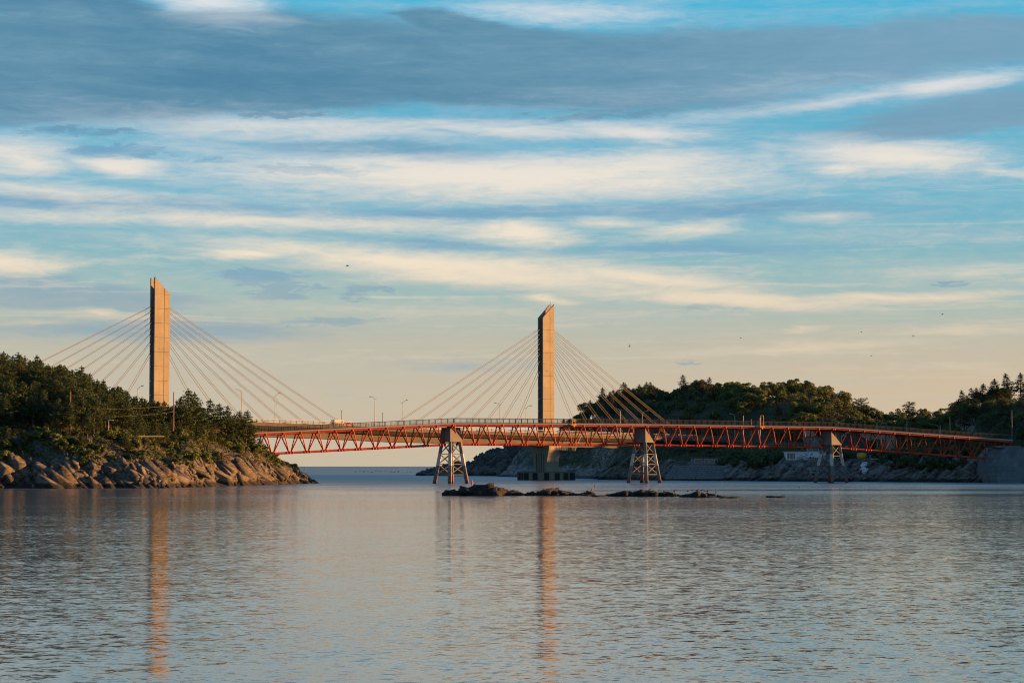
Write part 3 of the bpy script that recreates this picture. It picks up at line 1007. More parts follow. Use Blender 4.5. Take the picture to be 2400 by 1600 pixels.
# pylons: two wall leaves with a recessed core, cast in lifts, slanting top
WA, WC = 5.5, 2.8
TOP = 63.4


def pylon(s, high_sign, zbase):
    core = loft('pylon', [[rp(s + u, v, z) for u, v in ((-2.55, -0.85), (2.55, -0.85), (2.55, 0.85), (-2.55, 0.85))] for z in (zbase, 57.2)], 'dark_concrete', road)
    lifts = [zbase + (58.2 - zbase) * i / 11 for i in range(12)]

    def topz(u):
        return TOP - 5.0 * (0.5 - high_sign * u / WA)

    cuts = [(-WA / 2, 0.62), (0.76, WA / 2)] if True else None
    for side in (1, -1):
        v0, v1 = side * 0.86, side * WC / 2
        for (u0, u1) in cuts:
            for i in range(11):
                z0, z1 = lifts[i] + 0.07, lifts[i + 1]
                pts = [rp(s + u0, v1, z0), rp(s + u1, v1, z0), rp(s + u1, v1, z1), rp(s + u0, v1, z1)]
                prism('wall_panel', pts, NR * (v0 - v1), 'pylon_concrete', core)
            pts = [rp(s + u0, v1, 58.23), rp(s + u1, v1, 58.23), rp(s + u1, v1, max(58.3, topz(u1))), rp(s + u0, v1, max(58.3, topz(u0)))]
            prism('wall_panel', pts, NR * (v0 - v1), 'pylon_concrete', core)
    # groove strip behind the joint
    loft('joint_strip', [[rp(s + u, v, z) for u, v in ((0.60, -1.3), (0.78, -1.3), (0.78, 1.3), (0.60, 1.3))] for z in (zbase, 58.0)], 'dark_concrete', core)
    for i in range(3):
        h = rp(s + high_sign * (2.3 - 0.3 * i), 0.3 * i, TOP - 1)
        tube('lightning_rod', (h.x, h.y, TOP - 2), (h.x, h.y, TOP + 0.8 - 0.3 * i), 0.05, 'dark_steel', core, 5)
    return core


PY1 = pylon(0, -1, 9.0)
PY2 = pylon(DSPAN, 1, 12.4)
# anchorages on the pylons and 8 pairs of stays to each side of each pylon
ATT = [54.6, 53.0, 51.4, 49.8, 48.1, 46.3, 44.0, 40.8]
DECKU = [72, 64, 56, 48, 40, 32, 24, 16]
for s_t, core in ((0, PY1), (DSPAN, PY2)):
    for sgn in (-1, 1):
        for k in range(8):
            for off in (-0.62, 0.62):
                zz_ = ATT[k]
                a_ = rp(s_t + sgn * WA / 2 * 0.93, off, zz_)
                e_s = s_t + sgn * DECKU[k]
                b_ = rp(e_s, off, deck_z(e_s) + 0.5)
                tube('stay_cable', a_, b_, 0.068, 'cable_sheath', road, 6)
            an = rp(s_t + sgn * (WA / 2 + 0.05), 0, ATT[k] - 0.25)
            o = box('anchor_head', an, (0.5, 1.7, 0.5), 'dark_concrete', core, math.atan2(AX.y, AX.x))
            bs = rp(s_t + sgn * DECKU[k], 0, deck_z(s_t + sgn * DECKU[k]) + 0.35)
            box('deck_anchor', bs, (1.1, 1.9, 0.7), 'concrete', road, math.atan2(AX.y, AX.x))

# pier under the right pylon: flared shaft on a wide footing with rubber fenders
rings = []
for z, hw in ((2.6, 3.4), (5.5, 3.5), (8.0, 3.85), (9.8, 4.4), (11.0, 4.8), (12.75, 4.8)):
    ha = 2.85 if z < 9 else 2.95
    rings.append([rp(DSPAN + u, v, z) for u, v in ((-ha, -hw), (ha, -hw), (ha, hw), (-ha, hw))])
pier = loft('pier_shaft', rings, 'pylon_concrete', road)
for g_ in (-1.2, -0.4, 0.4, 1.2):
    box('pier_rib', rp(DSPAN - 2.95, g_ * 1.6, 6.2), (0.12, 0.25, 6.6), 'dark_concrete', pier, math.atan2(AX.y, AX.x))
hexa = [(-10.4, 0), (-8.2, -5), (8.2, -5.6), (10.4, -1), (8.2, 5), (-8.2, 5.5)]
fl = [[Vector((T2.x + x, T2.y + y, z)) for x, y in hexa] for z in (-1.5, 3.0)]
foot = loft('pier_footing', fl, 'pylon_concrete', road)
loft('footing_cap', [[Vector((T2.x + x * 1.02, T2.y + y * 1.02, z)) for x, y in hexa] for z in (2.75, 3.12)], 'concrete', foot)
for i, fx in enumerate((-7.2, -4.0, 0.1, 3.9, 7.0)):
    yy = T2.y - 5.0 - 0.6 * (fx + 8.2) / 16.4
    box('fender', (T2.x + fx, yy - 0.18, 1.35), (1.75, 0.5, 2.5), 'fender_rubber', foot, -0.036)
for p0_, p1_ in (((-10.4, 0), (-8.2, -5)), ((8.2, -5.6), (10.4, -1))):
    for tt in (0.28, 0.72):
        c_ = (T2.x + p0_[0] + (p1_[0] - p0_[0]) * tt, T2.y + p0_[1] + (p1_[1] - p0_[1]) * tt - 0.1, 1.35)
        box('fender', c_, (1.9, 0.5, 2.5), 'fender_rubber', foot, math.atan2(p1_[1] - p0_[1], p1_[0] - p0_[0]))
# maintenance platform hung beneath the deck
plat = box('access_platform', rp(DSPAN + 5.2, 4.4, 10.6), (6.0, 4.6, 0.18), 'grey_steel', road, math.atan2(AX.y, AX.x))
for u in np.arange(2.3, 8.3, 0.75):
    for v in (2.2, 6.6):
        p_ = rp(DSPAN + float(u), v, 10.7)
        tube('platform_post', p_, p_ + Vector((0, 0, 1.15 if v > 3 else 2.2)), 0.05, 'pale_rail', plat, 5)
for v in (2.2, 6.6):
    for z in (11.3, 11.8):
        tube('platform_rail', rp(DSPAN + 2.3, v, z), rp(DSPAN + 8.2, v, z), 0.05, 'pale_rail', plat, 5)
for i in range(5):
    tube('platform_hanger', rp(DSPAN + 2.6 + i * 1.4, 6.5, 10.7), rp(DSPAN + 3.6 + i * 1.4, 6.5, deck_z(DSPAN) - 0.5), 0.05, 'pale_rail', plat, 5)
tube('access_stair', rp(DSPAN + 8.0, 6.6, 10.7), rp(DSPAN + 11.5, 6.6, deck_z(DSPAN) + 0.3), 0.12, 'pale_rail', plat, 5)
# left abutment pier of the road bridge hidden in the trees and right bank abutment
for s_, nm in ((-60, 1), (s_for(1690, 6.5), 2)):
    box('bank_pier', rp(s_, 0, deck_z(s_) - 4.3 - 4), (2.2, 7.0, 8.0), 'concrete', road, math.atan2(AX.y, AX.x))


# ------------------------------------------------------------------ street lamps on the road bridge
def street_lamp(name, label, base, hgt, arm, group, mat='pale_pole', pole_r=0.11, second=True):
    base = Vector(base); arm = Vector(arm)
    root = thing(name, label, 'street lamp', tuple(base), group)
    tube('pole', base, base + Vector((0, 0, hgt)), pole_r, mat, root, 8, 0.7)
    tube('base_plate', base, base + Vector((0, 0, 0.25)), pole_r * 2, mat, root, 8)
    p0_ = base + Vector((0, 0, hgt - 0.05)); p1_ = p0_ + arm * 0.55 + Vector((0, 0, 0.75)); p2_ = p0_ + arm * 1.25 + Vector((0, 0, 1.0))
    tube('arm', p0_, p1_, 0.06, mat, root, 6)
    tube('arm', p1_, p2_, 0.055, mat, root, 6)
    M, L = align(p2_, p2_ + arm.normalized() * 0.9 + Vector((0, 0, 0.08)))
    obj('lamp_head', unit_cube('grey_steel'), root, M @ Matrix.Translation((0, 0, 0.45)) @ Matrix.Diagonal((0.34, 0.2, 0.95, 1)))
    if second:
        q0 = p0_ - arm * 0.5 + Vector((0, 0, 0.42))
        tube('short_arm', p0_, q0, 0.05, mat, root, 6)
    return root


LAMPS_N = [(566, 'leftmost of the tall bridge lamps, its arm pointing left above the island pines'),
           (879, 'brightest tall lamp near mid-span of the road bridge, arm pointing left'),
           (1172, 'tall lamp just left of the right pylon, arm pointing left'),
           (1454, 'tall lamp among the right-hand stays, arm pointing left'),
           (1722, 'tall lamp past the last stay on the right, arm pointing left')]
LAMPS_F = [(323, 'lamp showing above the island pines left of the left pylon'),
           (645, 'tall lamp under the left pylon stays, arm pointing right'),
           (943, 'tall lamp beside the outermost left stay of the right pylon, arm pointing right'),
           (1233, 'short-looking lamp close to the shaded side of the right pylon, arm pointing right'),
           (1505, 'lamp in front of the wooded headland, arm pointing right')]
for px_, lb in LAMPS_N:
    s_ = s_for(px_, 6.6)
    street_lamp('street_lamp', lb, rp(s_, 6.6, deck_z(s_) + 0.1), 9.3, -NR * 1.7, 'street lamps along the road bridge', pole_r=0.15)
for px_, lb in LAMPS_F:
    s_ = s_for(px_, -6.6)
    street_lamp('street_lamp', lb, rp(s_, -6.6, deck_z(s_) + 0.1), 9.3, NR * 1.7, 'street lamps along the road bridge', pole_r=0.12)
for px_, lb in ((801, 'plain thin post right of the last left-pylon stay'), (897, 'plain thin post right of the brightest bridge lamp')):
    s_ = s_for(px_, -6.5)
    b_ = rp(s_, -6.5, deck_z(s_) + 0.1)
    root = thing('sign_post', lb, 'post', tuple(b_), 'plain posts on the road bridge')
    tube('post', b_, b_ + Vector((0, 0, 5.4)), 0.09, 'dark_steel', root, 6)
    tube('cap', b_ + Vector((0, 0, 5.4)), b_ + Vector((0, 0, 5.75)), 0.13, 'dark_steel', root, 6)
    box('base_plate', b_ + Vector((0, 0, 0.05)), (0.4, 0.4, 0.1), 'grey_steel', root)


# ------------------------------------------------------------------ vehicles on the road bridge
def vehicle(name, label, cat, s, off, L, W, H, mat, van):
    z = deck_z(s) + 0.03
    root = thing(name, label, cat, tuple(rp(s, off, z)))
    prof = ([(-.5, .35), (.5, .35), (.5, .9), (.42, 1.0), (.34, H), (-.5, H)] if van else [(-.5, .3), (.5, .3), (.5, .75), (.25, .85), (.1, H), (-.3, H), (-.42, .85), (-.5, .8)])
    pts = [rp(s + u * L, off + W / 2, z + v) for u, v in prof]
    body = prism('body', pts, -NR * W, mat, root)
    wn_ = [(0.12, 0.0), (0.33, 0.0), (0.28, .5), (0.12, .5)] if van else [(-.36, 0), (.2, 0), (.08, .42), (-.28, .42)]
    zb = z + (1.15 if van else 0.9)
    for sd in (1, -1):
        prism('side_window', [rp(s + u * L, off + sd * (W / 2 + 0.012), zb + v) for u, v in wn_], NR * (-0.01 * sd), 'glass', body)
        for u in (-.32, .32):
            c_ = rp(s + u * L, off + sd * (W / 2 - 0.12), z + 0.34)
            tube('wheel', c_, c_ + NR * (0.2 * sd), 0.34, 'fender_rubber', root, 12)
    return root


vehicle('delivery_van', 'small white van crossing the road bridge past the left stays', 'van', s_for(793, 3.6), 3.6, 4.4, 1.8, 2.0, 'pale_rail', True)
vehicle('small_car', 'small orange-red car just ahead of the white van on the road bridge', 'car', s_for(815, 3.6), 3.6, 4.0, 1.7, 1.5, 'buoy_red', False)

# ------------------------------------------------------------------ red truss footbridge
JP = [(578, 604, 1020.5), (1057, 622, 997), (1509, 638, 999.5), (1946, 650, 1006), (2363, 661, 1036)]
JT = [at(px_, Y_, zat(py_, Y_)) for px_, Y_, py_ in JP]
TW, TD = 5.8, 5.5
foot_br = thing('truss_footbridge', 'long red tubular truss footbridge with grey railings crossing the channel', 'bridge', tuple((JT[1] + JT[3]) / 2 - Vector((0, 0, 17))))
for k in range(4):
    A, B = JT[k], JT[k + 1]
    t_ = (B - A); L = t_.length
    th = Vector((t_.x, t_.y, 0)).normalized()
    fr_ = Vector((th.y, -th.x, 0))
    up = Vector((0, 0, 1))
    # deck slab of this span is the span part itself
    e0 = A + up * 0.40; e1 = B + up * 0.40
    sl_ = [[p_ + fr_ * o + up * z for o, z in ((TW / 2 + 0.35, -0.06), (TW / 2 + 0.35, 0.30), (-TW / 2 - 0.35, 0.30), (-TW / 2 - 0.35, -0.06))] for p_ in (e0 + th * 0.04, e1 - th * 0.04)]
    span = loft('span_deck', sl_, 'pale_rail', foot_br)

    def tp(u, sd):          # u in panels 0..12, sd -1 back, +1 front
        return A + t_ * (u / 12) + fr_ * (sd * TW / 2)

    def bp_(u):
        return A + t_ * (u / 12) - up * TD
    for sd in (1, -1):
        tube('top_chord', tp(0, sd) + th * 0.05, tp(12, sd) - th * 0.05, 0.31, 'red_paint', span, 12)
    tube('bottom_chord', bp_(0.36), bp_(11.64), 0.33, 'red_paint', span, 12)
    for i in range(12):
        u = i + 0.5
        for sd in (1, -1):
            for e in (-0.40, 0.40):
                tube('diagonal', bp_(u + e * 0.12), tp(u + e * 1.12, sd) - up * 0.05, 0.18, 'red_paint', span, 8)
        for e in (-0.16, 0, 0.16):      # node sleeves
            tube('node_collar', bp_(u + e) - th * 0.13, bp_(u + e) + th * 0.13, 0.42, 'red_paint', span, 12)
    for i in range(0, 13):
        u = min(max(i, 0.06), 11.94)
        tube('cross_beam', tp(u, 1), tp(u, -1), 0.13, 'red_paint', span, 8)
        for sd in (1, -1):
            tube('chord_collar', tp(u, sd) - th * 0.25, tp(u, sd) + th * 0.25, 0.37, 'red_paint', span, 12)
    for sd in (1, -1):
        railing(span, (L - 0.2, lambda u_, sd=sd: A + t_ * ((u_ + 0.1) / L) + fr_ * (sd * (TW / 2 + 0.15)) + up * 0.70), None, 1.85, 1.35,
                'rail_fill', 'dark_steel', 'rail_fill', 0.11, 0.016, 0.14, rails=(1.0, 0.12))


def truss_pier(label, p, ztop, rz, group):
    root = thing('bridge_pier', label, 'pier', (p.x, p.y, 0), group)
    M = Matrix.Translation((p.x, p.y, 0)) @ Matrix.Rotation(rz, 4, 'Z')
    zc0 = ztop - 4.15
    ring = lambda h_, z_: [M @ Vector((x * h_, y * h_, z_)) for x, y in ((-1, -1), (1, -1), (1, 1), (-1, 1))]
    cap_ = loft('pier_cap', [ring(2.35, zc0), ring(1.95, ztop - 0.25), ring(2.0, ztop - 0.24), ring(2.0, ztop)], 'concrete', root)
    loft('bearing_plinth', [ring(0.9, ztop), ring(0.9, ztop + 0.35)], 'dark_concrete', cap_)
    lt, lb_ = 1.80, 3.35
    def leg(x, y, f):      # f 0 top .. 1 water
        h_ = lt + (lb_ - lt) * f
        return M @ Vector((x * h_, y * h_, zc0 * (1 - f)))
    cs = ((-1, -1), (1, -1), (1, 1), (-1, 1))
    for x, y in cs:
        t0, t1 = leg(x, y, -0.02), leg(x, y, 1.12)
        q_ = 0.44
        rg = []
        for pt, q2 in ((t1, 0.50), (t0, 0.42)):
            rg.append([pt + Matrix.Rotation(R(-12), 3, 'Z') @ Vector((a_ * q2, b_ * q2, 0)) for a_, b_ in ((-1, -1), (1, -1), (1, 1), (-1, 1))])
        loft('leg', rg, 'pier_leg_paint', root)
    lev = [0.02, 0.29, 0.54, 0.79]
    for i in range(4):
        a_, b_ = cs[i], cs[(i + 1) % 4]
        for f in lev[1:]:
            tube('cross_beam', leg(*a_, f), leg(*b_, f), 0.12, 'grey_steel', root, 6)
        for f0, f1 in zip(lev[:-1], lev[1:]):
            tube('brace', leg(*a_, f0), leg(*b_, f1), 0.11, 'grey_steel', root, 6)
            tube('brace', leg(*b_, f0), leg(*a_, f1), 0.11, 'grey_steel', root, 6)
    return root


truss_pier('four-legged truss pier nearest the island, in open water', JT[1], JT[1].z - 0.6, R(43), 'steel-legged truss piers')
truss_pier('middle four-legged truss pier, right of the concrete pylon base', JT[2], JT[2].z - 0.6, R(50), 'steel-legged truss piers')
truss_pier('four-legged truss pier close to the rocky right shore', JT[3], JT[3].z - 0.6, R(42), 'steel-legged truss piers')

# abutments of the footbridge
p_ = JT[0]
ab = thing('bridge_abutment', 'yellow-lit concrete abutment at the footbridge end among the island pines', 'abutment', (p_.x, p_.y, 6))
th = (JT[1] - JT[0]).normalized()
box('abutment_wall', p_ - th * 1.6 + Vector((0, 0, -4.4)), (4.6, 6.4, 8.0), 'concrete', ab, math.atan2(th.y, th.x))
box('bearing_shelf', p_ - th * 0.2 + Vector((0, 0, -1.2)), (1.6, 6.8, 0.5), 'concrete', ab, math.atan2(th.y, th.x))
pr_ = JT[4]
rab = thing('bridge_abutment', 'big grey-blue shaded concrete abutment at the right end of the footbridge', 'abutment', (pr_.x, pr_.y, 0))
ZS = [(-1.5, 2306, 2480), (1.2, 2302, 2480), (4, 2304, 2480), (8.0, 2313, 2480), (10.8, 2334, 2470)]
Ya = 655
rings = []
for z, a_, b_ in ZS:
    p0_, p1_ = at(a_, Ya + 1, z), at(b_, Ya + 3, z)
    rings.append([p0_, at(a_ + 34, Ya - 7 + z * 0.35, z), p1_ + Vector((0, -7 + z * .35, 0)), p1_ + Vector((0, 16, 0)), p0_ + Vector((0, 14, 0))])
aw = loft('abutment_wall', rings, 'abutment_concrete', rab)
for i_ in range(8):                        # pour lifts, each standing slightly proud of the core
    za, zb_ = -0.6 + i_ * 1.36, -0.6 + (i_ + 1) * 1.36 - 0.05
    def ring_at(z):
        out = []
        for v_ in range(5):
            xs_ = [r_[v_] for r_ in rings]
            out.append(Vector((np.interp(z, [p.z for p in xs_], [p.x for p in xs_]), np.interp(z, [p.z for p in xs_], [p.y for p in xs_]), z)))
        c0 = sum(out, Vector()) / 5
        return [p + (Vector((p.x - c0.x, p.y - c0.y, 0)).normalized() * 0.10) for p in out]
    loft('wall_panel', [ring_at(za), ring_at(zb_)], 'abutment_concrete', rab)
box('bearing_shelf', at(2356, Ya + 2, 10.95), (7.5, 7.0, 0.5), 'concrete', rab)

# yellow lantern frames on the footbridge rail
def lantern_frame(label, k, u, hh):
    A, B = JT[k], JT[k + 1]
    p_ = A + (B - A) * u
    th = (B - A).normalized(); fr_ = Vector((th.y, -th.x, 0)).normalized()
    b_ = p_ + fr_ * (TW / 2 + 0.55) + Vector((0, 0, 0.45))
    root = thing('navigation_light', label, 'light frame', tuple(b_), 'yellow light frames on the footbridge')
    for dx_ in (-0.45, 0.45):
        tube('upright', b_ + th * dx_, b_ + th * dx_ + Vector((0, 0, hh)), 0.06, 'yellow_paint', root, 6)
    for z_ in (0.9, hh):
        tube('crossbar', b_ - th * 0.45 + Vector((0, 0, z_)), b_ + th * 0.45 + Vector((0, 0, z_)), 0.06, 'yellow_paint', root, 6)
    box('bracket', b_ + Vector((0, 0, -0.1)), (1.5, 0.5, 0.35), 'yellow_paint', root, math.atan2(th.y, th.x))
    tube('lantern', b_ + Vector((0, 0, -0.75)), b_ + Vector((0, 0, -0.25)), 0.2, 'yellow_paint', root, 8)


lantern_frame('yellow light frame on the footbridge rail right of the right pylon', 1, 0.612, 1.6)
lantern_frame('taller yellow light frame on the footbridge rail near the right shore', 2, 0.610, 3.3)

# ------------------------------------------------------------------ trees
def quad_cloud(cent, nrm, size, r_, asp=0.55):
    """one small leaf-shaped quad per centre"""
    n = len(cent)
    nrm = nrm / np.maximum(np.linalg.norm(nrm, axis=1, keepdims=True), 1e-6)
    t_ = r_.normal(size=(n, 3)); t_ -= nrm * (t_ * nrm).sum(1, keepdims=True); t_ /= np.linalg.norm(t_, axis=1, keepdims=True)
    b_ = np.cross(nrm, t_)
    s = size[:, None]
    V = np.stack([cent - t_ * s, cent + b_ * s * asp, cent + t_ * s, cent - b_ * s * asp], 1).reshape(-1, 3)
    F = np.arange(4 * n).reshape(n, 4)
    return V, F


def limb(V, F, p0, p1, r0, r1, n=5):
    M, L = align(p0, p1)
    o = len(V)
    for rr_, zz_ in ((r0, 0), (r1, L)):
        for i in range(n):
            V.append(M @ Vector((rr_ * math.cos(6.2832 * i / n), rr_ * math.sin(6.2832 * i / n), zz_)))
    for i in range(n):
        F.append((o + i, o + (i + 1) % n, o + n + (i + 1) % n, o + n + i))


def pine_proto(seed, hgt, spread, lo, mat, whorls=11, umbrella=False):
    q_ = random.Random(seed); r_ = np.random.RandomState(seed)
    V, F = [], []
    lean = Vector((q_.uniform(-.06, .06), q_.uniform(-.06, .06), 0)) * hgt
    axis = lambda f: Vector((lean.x * f * f + 0.12 * math.sin(3 * f + seed), lean.y * f * f + 0.12 * math.cos(2.5 * f + seed), hgt * f))
    k = 7
    for i in range(k):
        limb(V, F, axis(i / k), axis((i + 1) / k), 0.19 * (1 - i / k) + 0.03, 0.19 * (1 - (i + 1) / k) + 0.03, 6)
    cen, nor, siz = [], [], []
    for i in range(whorls):
        f = lo + (1 - lo) * (i + 0.3) / whorls
        g_ = (f - lo) / (1 - lo)
        if umbrella:
            ln = spread * (0.55 + 0.6 * math.sin(3.14 * min(1, g_ * 0.9 + 0.12)))
        else:
            ln = spread * (1.04 - g_ ** 2.0) * (0.72 + 0.28 * math.sin(3.14 * min(1, g_ * 1.7)))
        nb = q_.choice([4, 5, 5, 6]) if g_ < 0.85 else 3
        a0 = q_.uniform(0, 6.28)
        for j in range(nb):
            a_ = a0 + 6.283 * j / nb + q_.uniform(-.35, .35)
            l_ = max(0.35, ln * q_.uniform(0.55, 1.2))
            dr = Vector((math.cos(a_), math.sin(a_), q_.uniform(-0.05, 0.28) + 0.25 * g_))
            p0_ = axis(f); p1_ = p0_ + dr * l_
            limb(V, F, p0_, p1_, 0.05 * (1 - g_) + 0.02, 0.015, 4)
            nt = max(2, int(l_ / 0.36))
            for m_ in range(nt):
                ff = 0.30 + 0.72 * (m_ + q_.random()) / nt
                c_ = p0_ + dr * l_ * ff + Vector((q_.gauss(0, .17), q_.gauss(0, .17), 0.05 + q_.gauss(0, .05)))
                # a tuft: needles fan up and outwards in a flat pad
                for z_ in range(9):
                    off = r_.normal(size=3) * np.array([0.27, 0.27, 0.10])
                    cen.append(np.array(c_) + off)
                    nor.append(np.array([off[0] * 2 + r_.normal() * 0.7, off[1] * 2 + r_.normal() * 0.7, 0.5 + abs(r_.normal()) * 0.7]))
                    siz.append(r_.uniform(0.13, 0.26))
    for z_ in range(26):                                    # leader
        c_ = axis(1.0) + Vector((q_.gauss(0, .12), q_.gauss(0, .12), q_.uniform(-0.5, 0.35)))
        cen.append(np.array(c_)); nor.append(r_.normal(size=3)); siz.append(r_.uniform(0.12, 0.24))
    LV, LF = quad_cloud(np.array(cen), np.array(nor), np.array(siz), r_)
    return mesh('pine_trunk', V, F, 'bark', True), np_mesh('pine_crown', LV, LF, mat), hgt


def broad_proto(seed, hgt, spread, mat, leaves=3600, bushy=False):
    q_ = random.Random(seed); r_ = np.random.RandomState(seed)
    V, F = [], []
    fork = Vector((q_.uniform(-.2, .2), q_.uniform(-.2, .2), hgt * (0.12 if bushy else 0.38)))
    limb(V, F, Vector((0, 0, 0)), fork, 0.2, 0.14, 6)
    lobes = []
    nl = 13
    for i in range(nl):
        a_ = q_.uniform(0, 6.283); rad = spread * math.sqrt(q_.random()) * 0.78
        zf = q_.uniform(0.30 if bushy else 0.42, 0.92)
        zf -= 0.22 * (rad / spread)
        c_ = Vector((rad * math.cos(a_), rad * math.sin(a_), hgt * zf))
        lobes.append((c_, spread * q_.uniform(0.26, 0.46)))
        limb(V, F, fork, c_, 0.09, 0.03, 5)
    per = leaves // nl
    cen, nor, siz = [], [], []
    for c_, rad in lobes:
        n_ = r_.normal(size=(per, 3)); n_ /= np.linalg.norm(n_, axis=1, keepdims=True)
        n_[:, 2] = np.where(n_[:, 2] < -0.35, -n_[:, 2], n_[:, 2])
        lump = 0.72 + 0.5 * vnoise(n_[:, 0] * 2.6 + seed, n_[:, 1] * 2.6 + n_[:, 2] * 2.1, seed)
        rr_ = rad * lump * r_.uniform(0.75, 1.06, size=per)
        cen.append(np.array(c_) + n_ * rr_[:, None] * np.array([1.1, 1.1, 0.8]))
        nor.append(n_ + r_.normal(size=(per, 3)) * 0.55)
        siz.append(r_.uniform(0.13, 0.27, size=per))
    LV, LF = quad_cloud(np.concatenate(cen), np.concatenate(nor), np.concatenate(siz), r_, 0.62)
    return mesh('tree_trunk', V, F, 'bark', True), np_mesh('tree_crown', LV, LF, mat), hgt


PINES = [pine_proto(500 + i, 9.0, q_, lo, 'pine_needles', wh) for i, (q_, lo, wh) in enumerate([(3.0, .28, 11), (2.5, .32, 12), (3.4, .35, 10), (2.8, .25, 12), (2.2, .3, 11), (3.2, .42, 9)])]
DPINES = [pine_proto(530 + i, 9.0, q_, lo, 'dark_pine_needles', wh) for i, (q_, lo, wh) in enumerate([(3.0, .3, 10), (2.6, .38, 10), (3.3, .42, 9)])]
UMB = [pine_proto(550 + i, 9.0, 2.6, .55, 'dark_pine_needles', 6, True) for i in range(2)]
BROADS = [broad_proto(600 + i, 8.0, 3.6, 'broad_leaves') for i in range(4)]
DBROADS = [broad_proto(620 + i, 8.0, 3.7, 'dark_broad_leaves') for i in range(4)]
YELLOW = [broad_proto(640 + i, 6.0, 3.0, 'yellow_leaves', 2600, True) for i in range(2)]
SHRUB = [broad_proto(660 + i, 2.2, 1.6, 'broad_leaves', 1300, True) for i in range(3)]
DSHRUB = [broad_proto(680 + i, 2.4, 1.7, 'dark_broad_leaves', 1300, True) for i in range(3)]


def plant(proto, name, label, cat, group, loc, s, rz, sz=None):
    tr, cr, _ = proto
    root = bpy.data.objects.new(name, None)
    root.empty_display_size = 0.5
    M = Matrix.Translation(loc) @ Matrix.Rotation(rz, 4, 'Z') @ Matrix.Diagonal((s, s, sz or s, 1))
    link(root, None, M)
    tag(root, label, cat, group)
    for nm, me in (('trunk', tr), ('crown', cr)):
        o = bpy.data.objects.new(nm, me)
        C.objects.link(o)
        o.parent = root
    return root


def scatter(n, gen, hf, mind, protos, name, label, cat, group, smin, smax, accept, seed, sink=0.25):
    q_ = random.Random(seed)
    pts = []
    for tries in range(n * 60):
        px, Y = gen(q_)
        x = (px - 1200) / 5000 * Y
        h, d = hf(np.array([x]), np.array([Y])); h = float(h[0]); d = float(d[0])
        if not accept(px, Y, h, d, q_):
            continue
        if any((x - a_) ** 2 + (Y - b_) ** 2 < mind * mind for a_, b_ in pts):
            continue
        pts.append((x, Y))
        s = q_.uniform(smin, smax)
        lb_, gp_ = label(px, Y, h, d) if callable(label) else (label, group)
        plant(q_.choice(protos), name, lb_, cat, gp_, (x, Y, h - sink), s, q_.uniform(0, 6.28), s * q_.uniform(0.9, 1.15))
        if len(pts) >= n:
            break
    return pts


def near_road(x, Y):
    v = Vector((x, Y, 0)) - T1
    return abs(v.dot(NR)) < 9.5


def zone(kind, cols, rows=None):
    """label and group by where a tree stands: column words by picture column, row words by ground height"""
    def f(px, Y, h, d):
        c_ = next(wd for lim, wd in cols if px < lim)
        r_w = next(wd for lim, wd in rows if h < lim) + ' ' if rows else ''
        lb_ = f'{kind} {r_w}{c_}'
        return lb_, lb_
    return f


# pine wood on the island: the ridge and the slope above the coast road
scatter(235, lambda q_: (q_.uniform(-40, 560), q_.uniform(500, 585)), island_h, 2.45, PINES, 'pine_tree',
        zone('dark pine', [(85, 'near the left edge of the picture'), (165, 'left of the reddish-brown pole'), (260, 'right of the reddish-brown pole'), (345, 'just left of the left pylon'), (420, 'under the left pylon'), (999, 'right of the left pylon')],
             [(15, 'beside the island road'), (20, 'mid-slope in the island wood'), (99, 'on the skyline of the island wood')]), 'tree', 'pines of the island wood', 0.75, 1.12,
        lambda px, Y, h, d, q_: 19.5 < d < 76 and h > 9 and not (480 < px and Y > 590), 41)
# fringe of pines in front of the road, to the right
scatter(45, lambda q_: (q_.uniform(-20, 590), q_.uniform(490, 600)), island_h, 2.6, PINES, 'pine_tree',
        zone('small pine on the cliff edge', [(180, 'below the left part of the coast road'), (330, 'below the white road lamp'), (420, 'below the left pylon'), (520, 'right of the left pylon'), (999, 'beside the footbridge end')]), 'tree', 'pines along the island cliff edge', 0.35, 0.8,
        lambda px, Y, h, d, q_: 10 < d < 16.5 and h > 6.5 and (px > 300 or q_.random() < 0.35), 42)
for px_, Y_, s_, lb in [(440, 554, 1.40, 'tall dense pine standing just right of the left pylon'), (425, 550, 1.34, 'tall pine against the right foot of the left pylon'), (462, 559, 1.28, 'pointed pine right of the tall dense pines beside the pylon'),
                        (498, 582, 1.22, 'pine mid-way between the left pylon and the footbridge end'), (535, 586, 1.14, 'shorter pine left of the footbridge end'), (560, 590, 1.05, 'small-topped pine beneath the leftmost bridge lamp'),
                        (578, 592, 1.20, 'last upright pine before the footbridge'), (518, 586, 1.14, 'pine with a broken outline right of the middle of the island pines'), (548, 588, 1.00, 'narrow pine left of the small-topped pine'), (590, 594, 0.75, 'short pine in front of the lit abutment'), (612, 598, 0.60, 'low spreading pine overhanging the first truss panel'), (365, 545, 1.10, 'broad pine covering the foot of the left pylon'), (345, 545, 1.10, 'pine left of the foot of the left pylon'),
                        (205, 497, 0.85, 'pale green pointed pine standing alone on the road edge'), (300, 500, 0.55, 'small round pine beside the white road lamp')]:
    x_ = at(px_, Y_).x
    plant(PINES[px_ % 6], 'pine_tree', lb, 'tree', None, (x_, Y_, ground(island_h, x_, Y_) - 0.3), s_, px_ * 0.7)
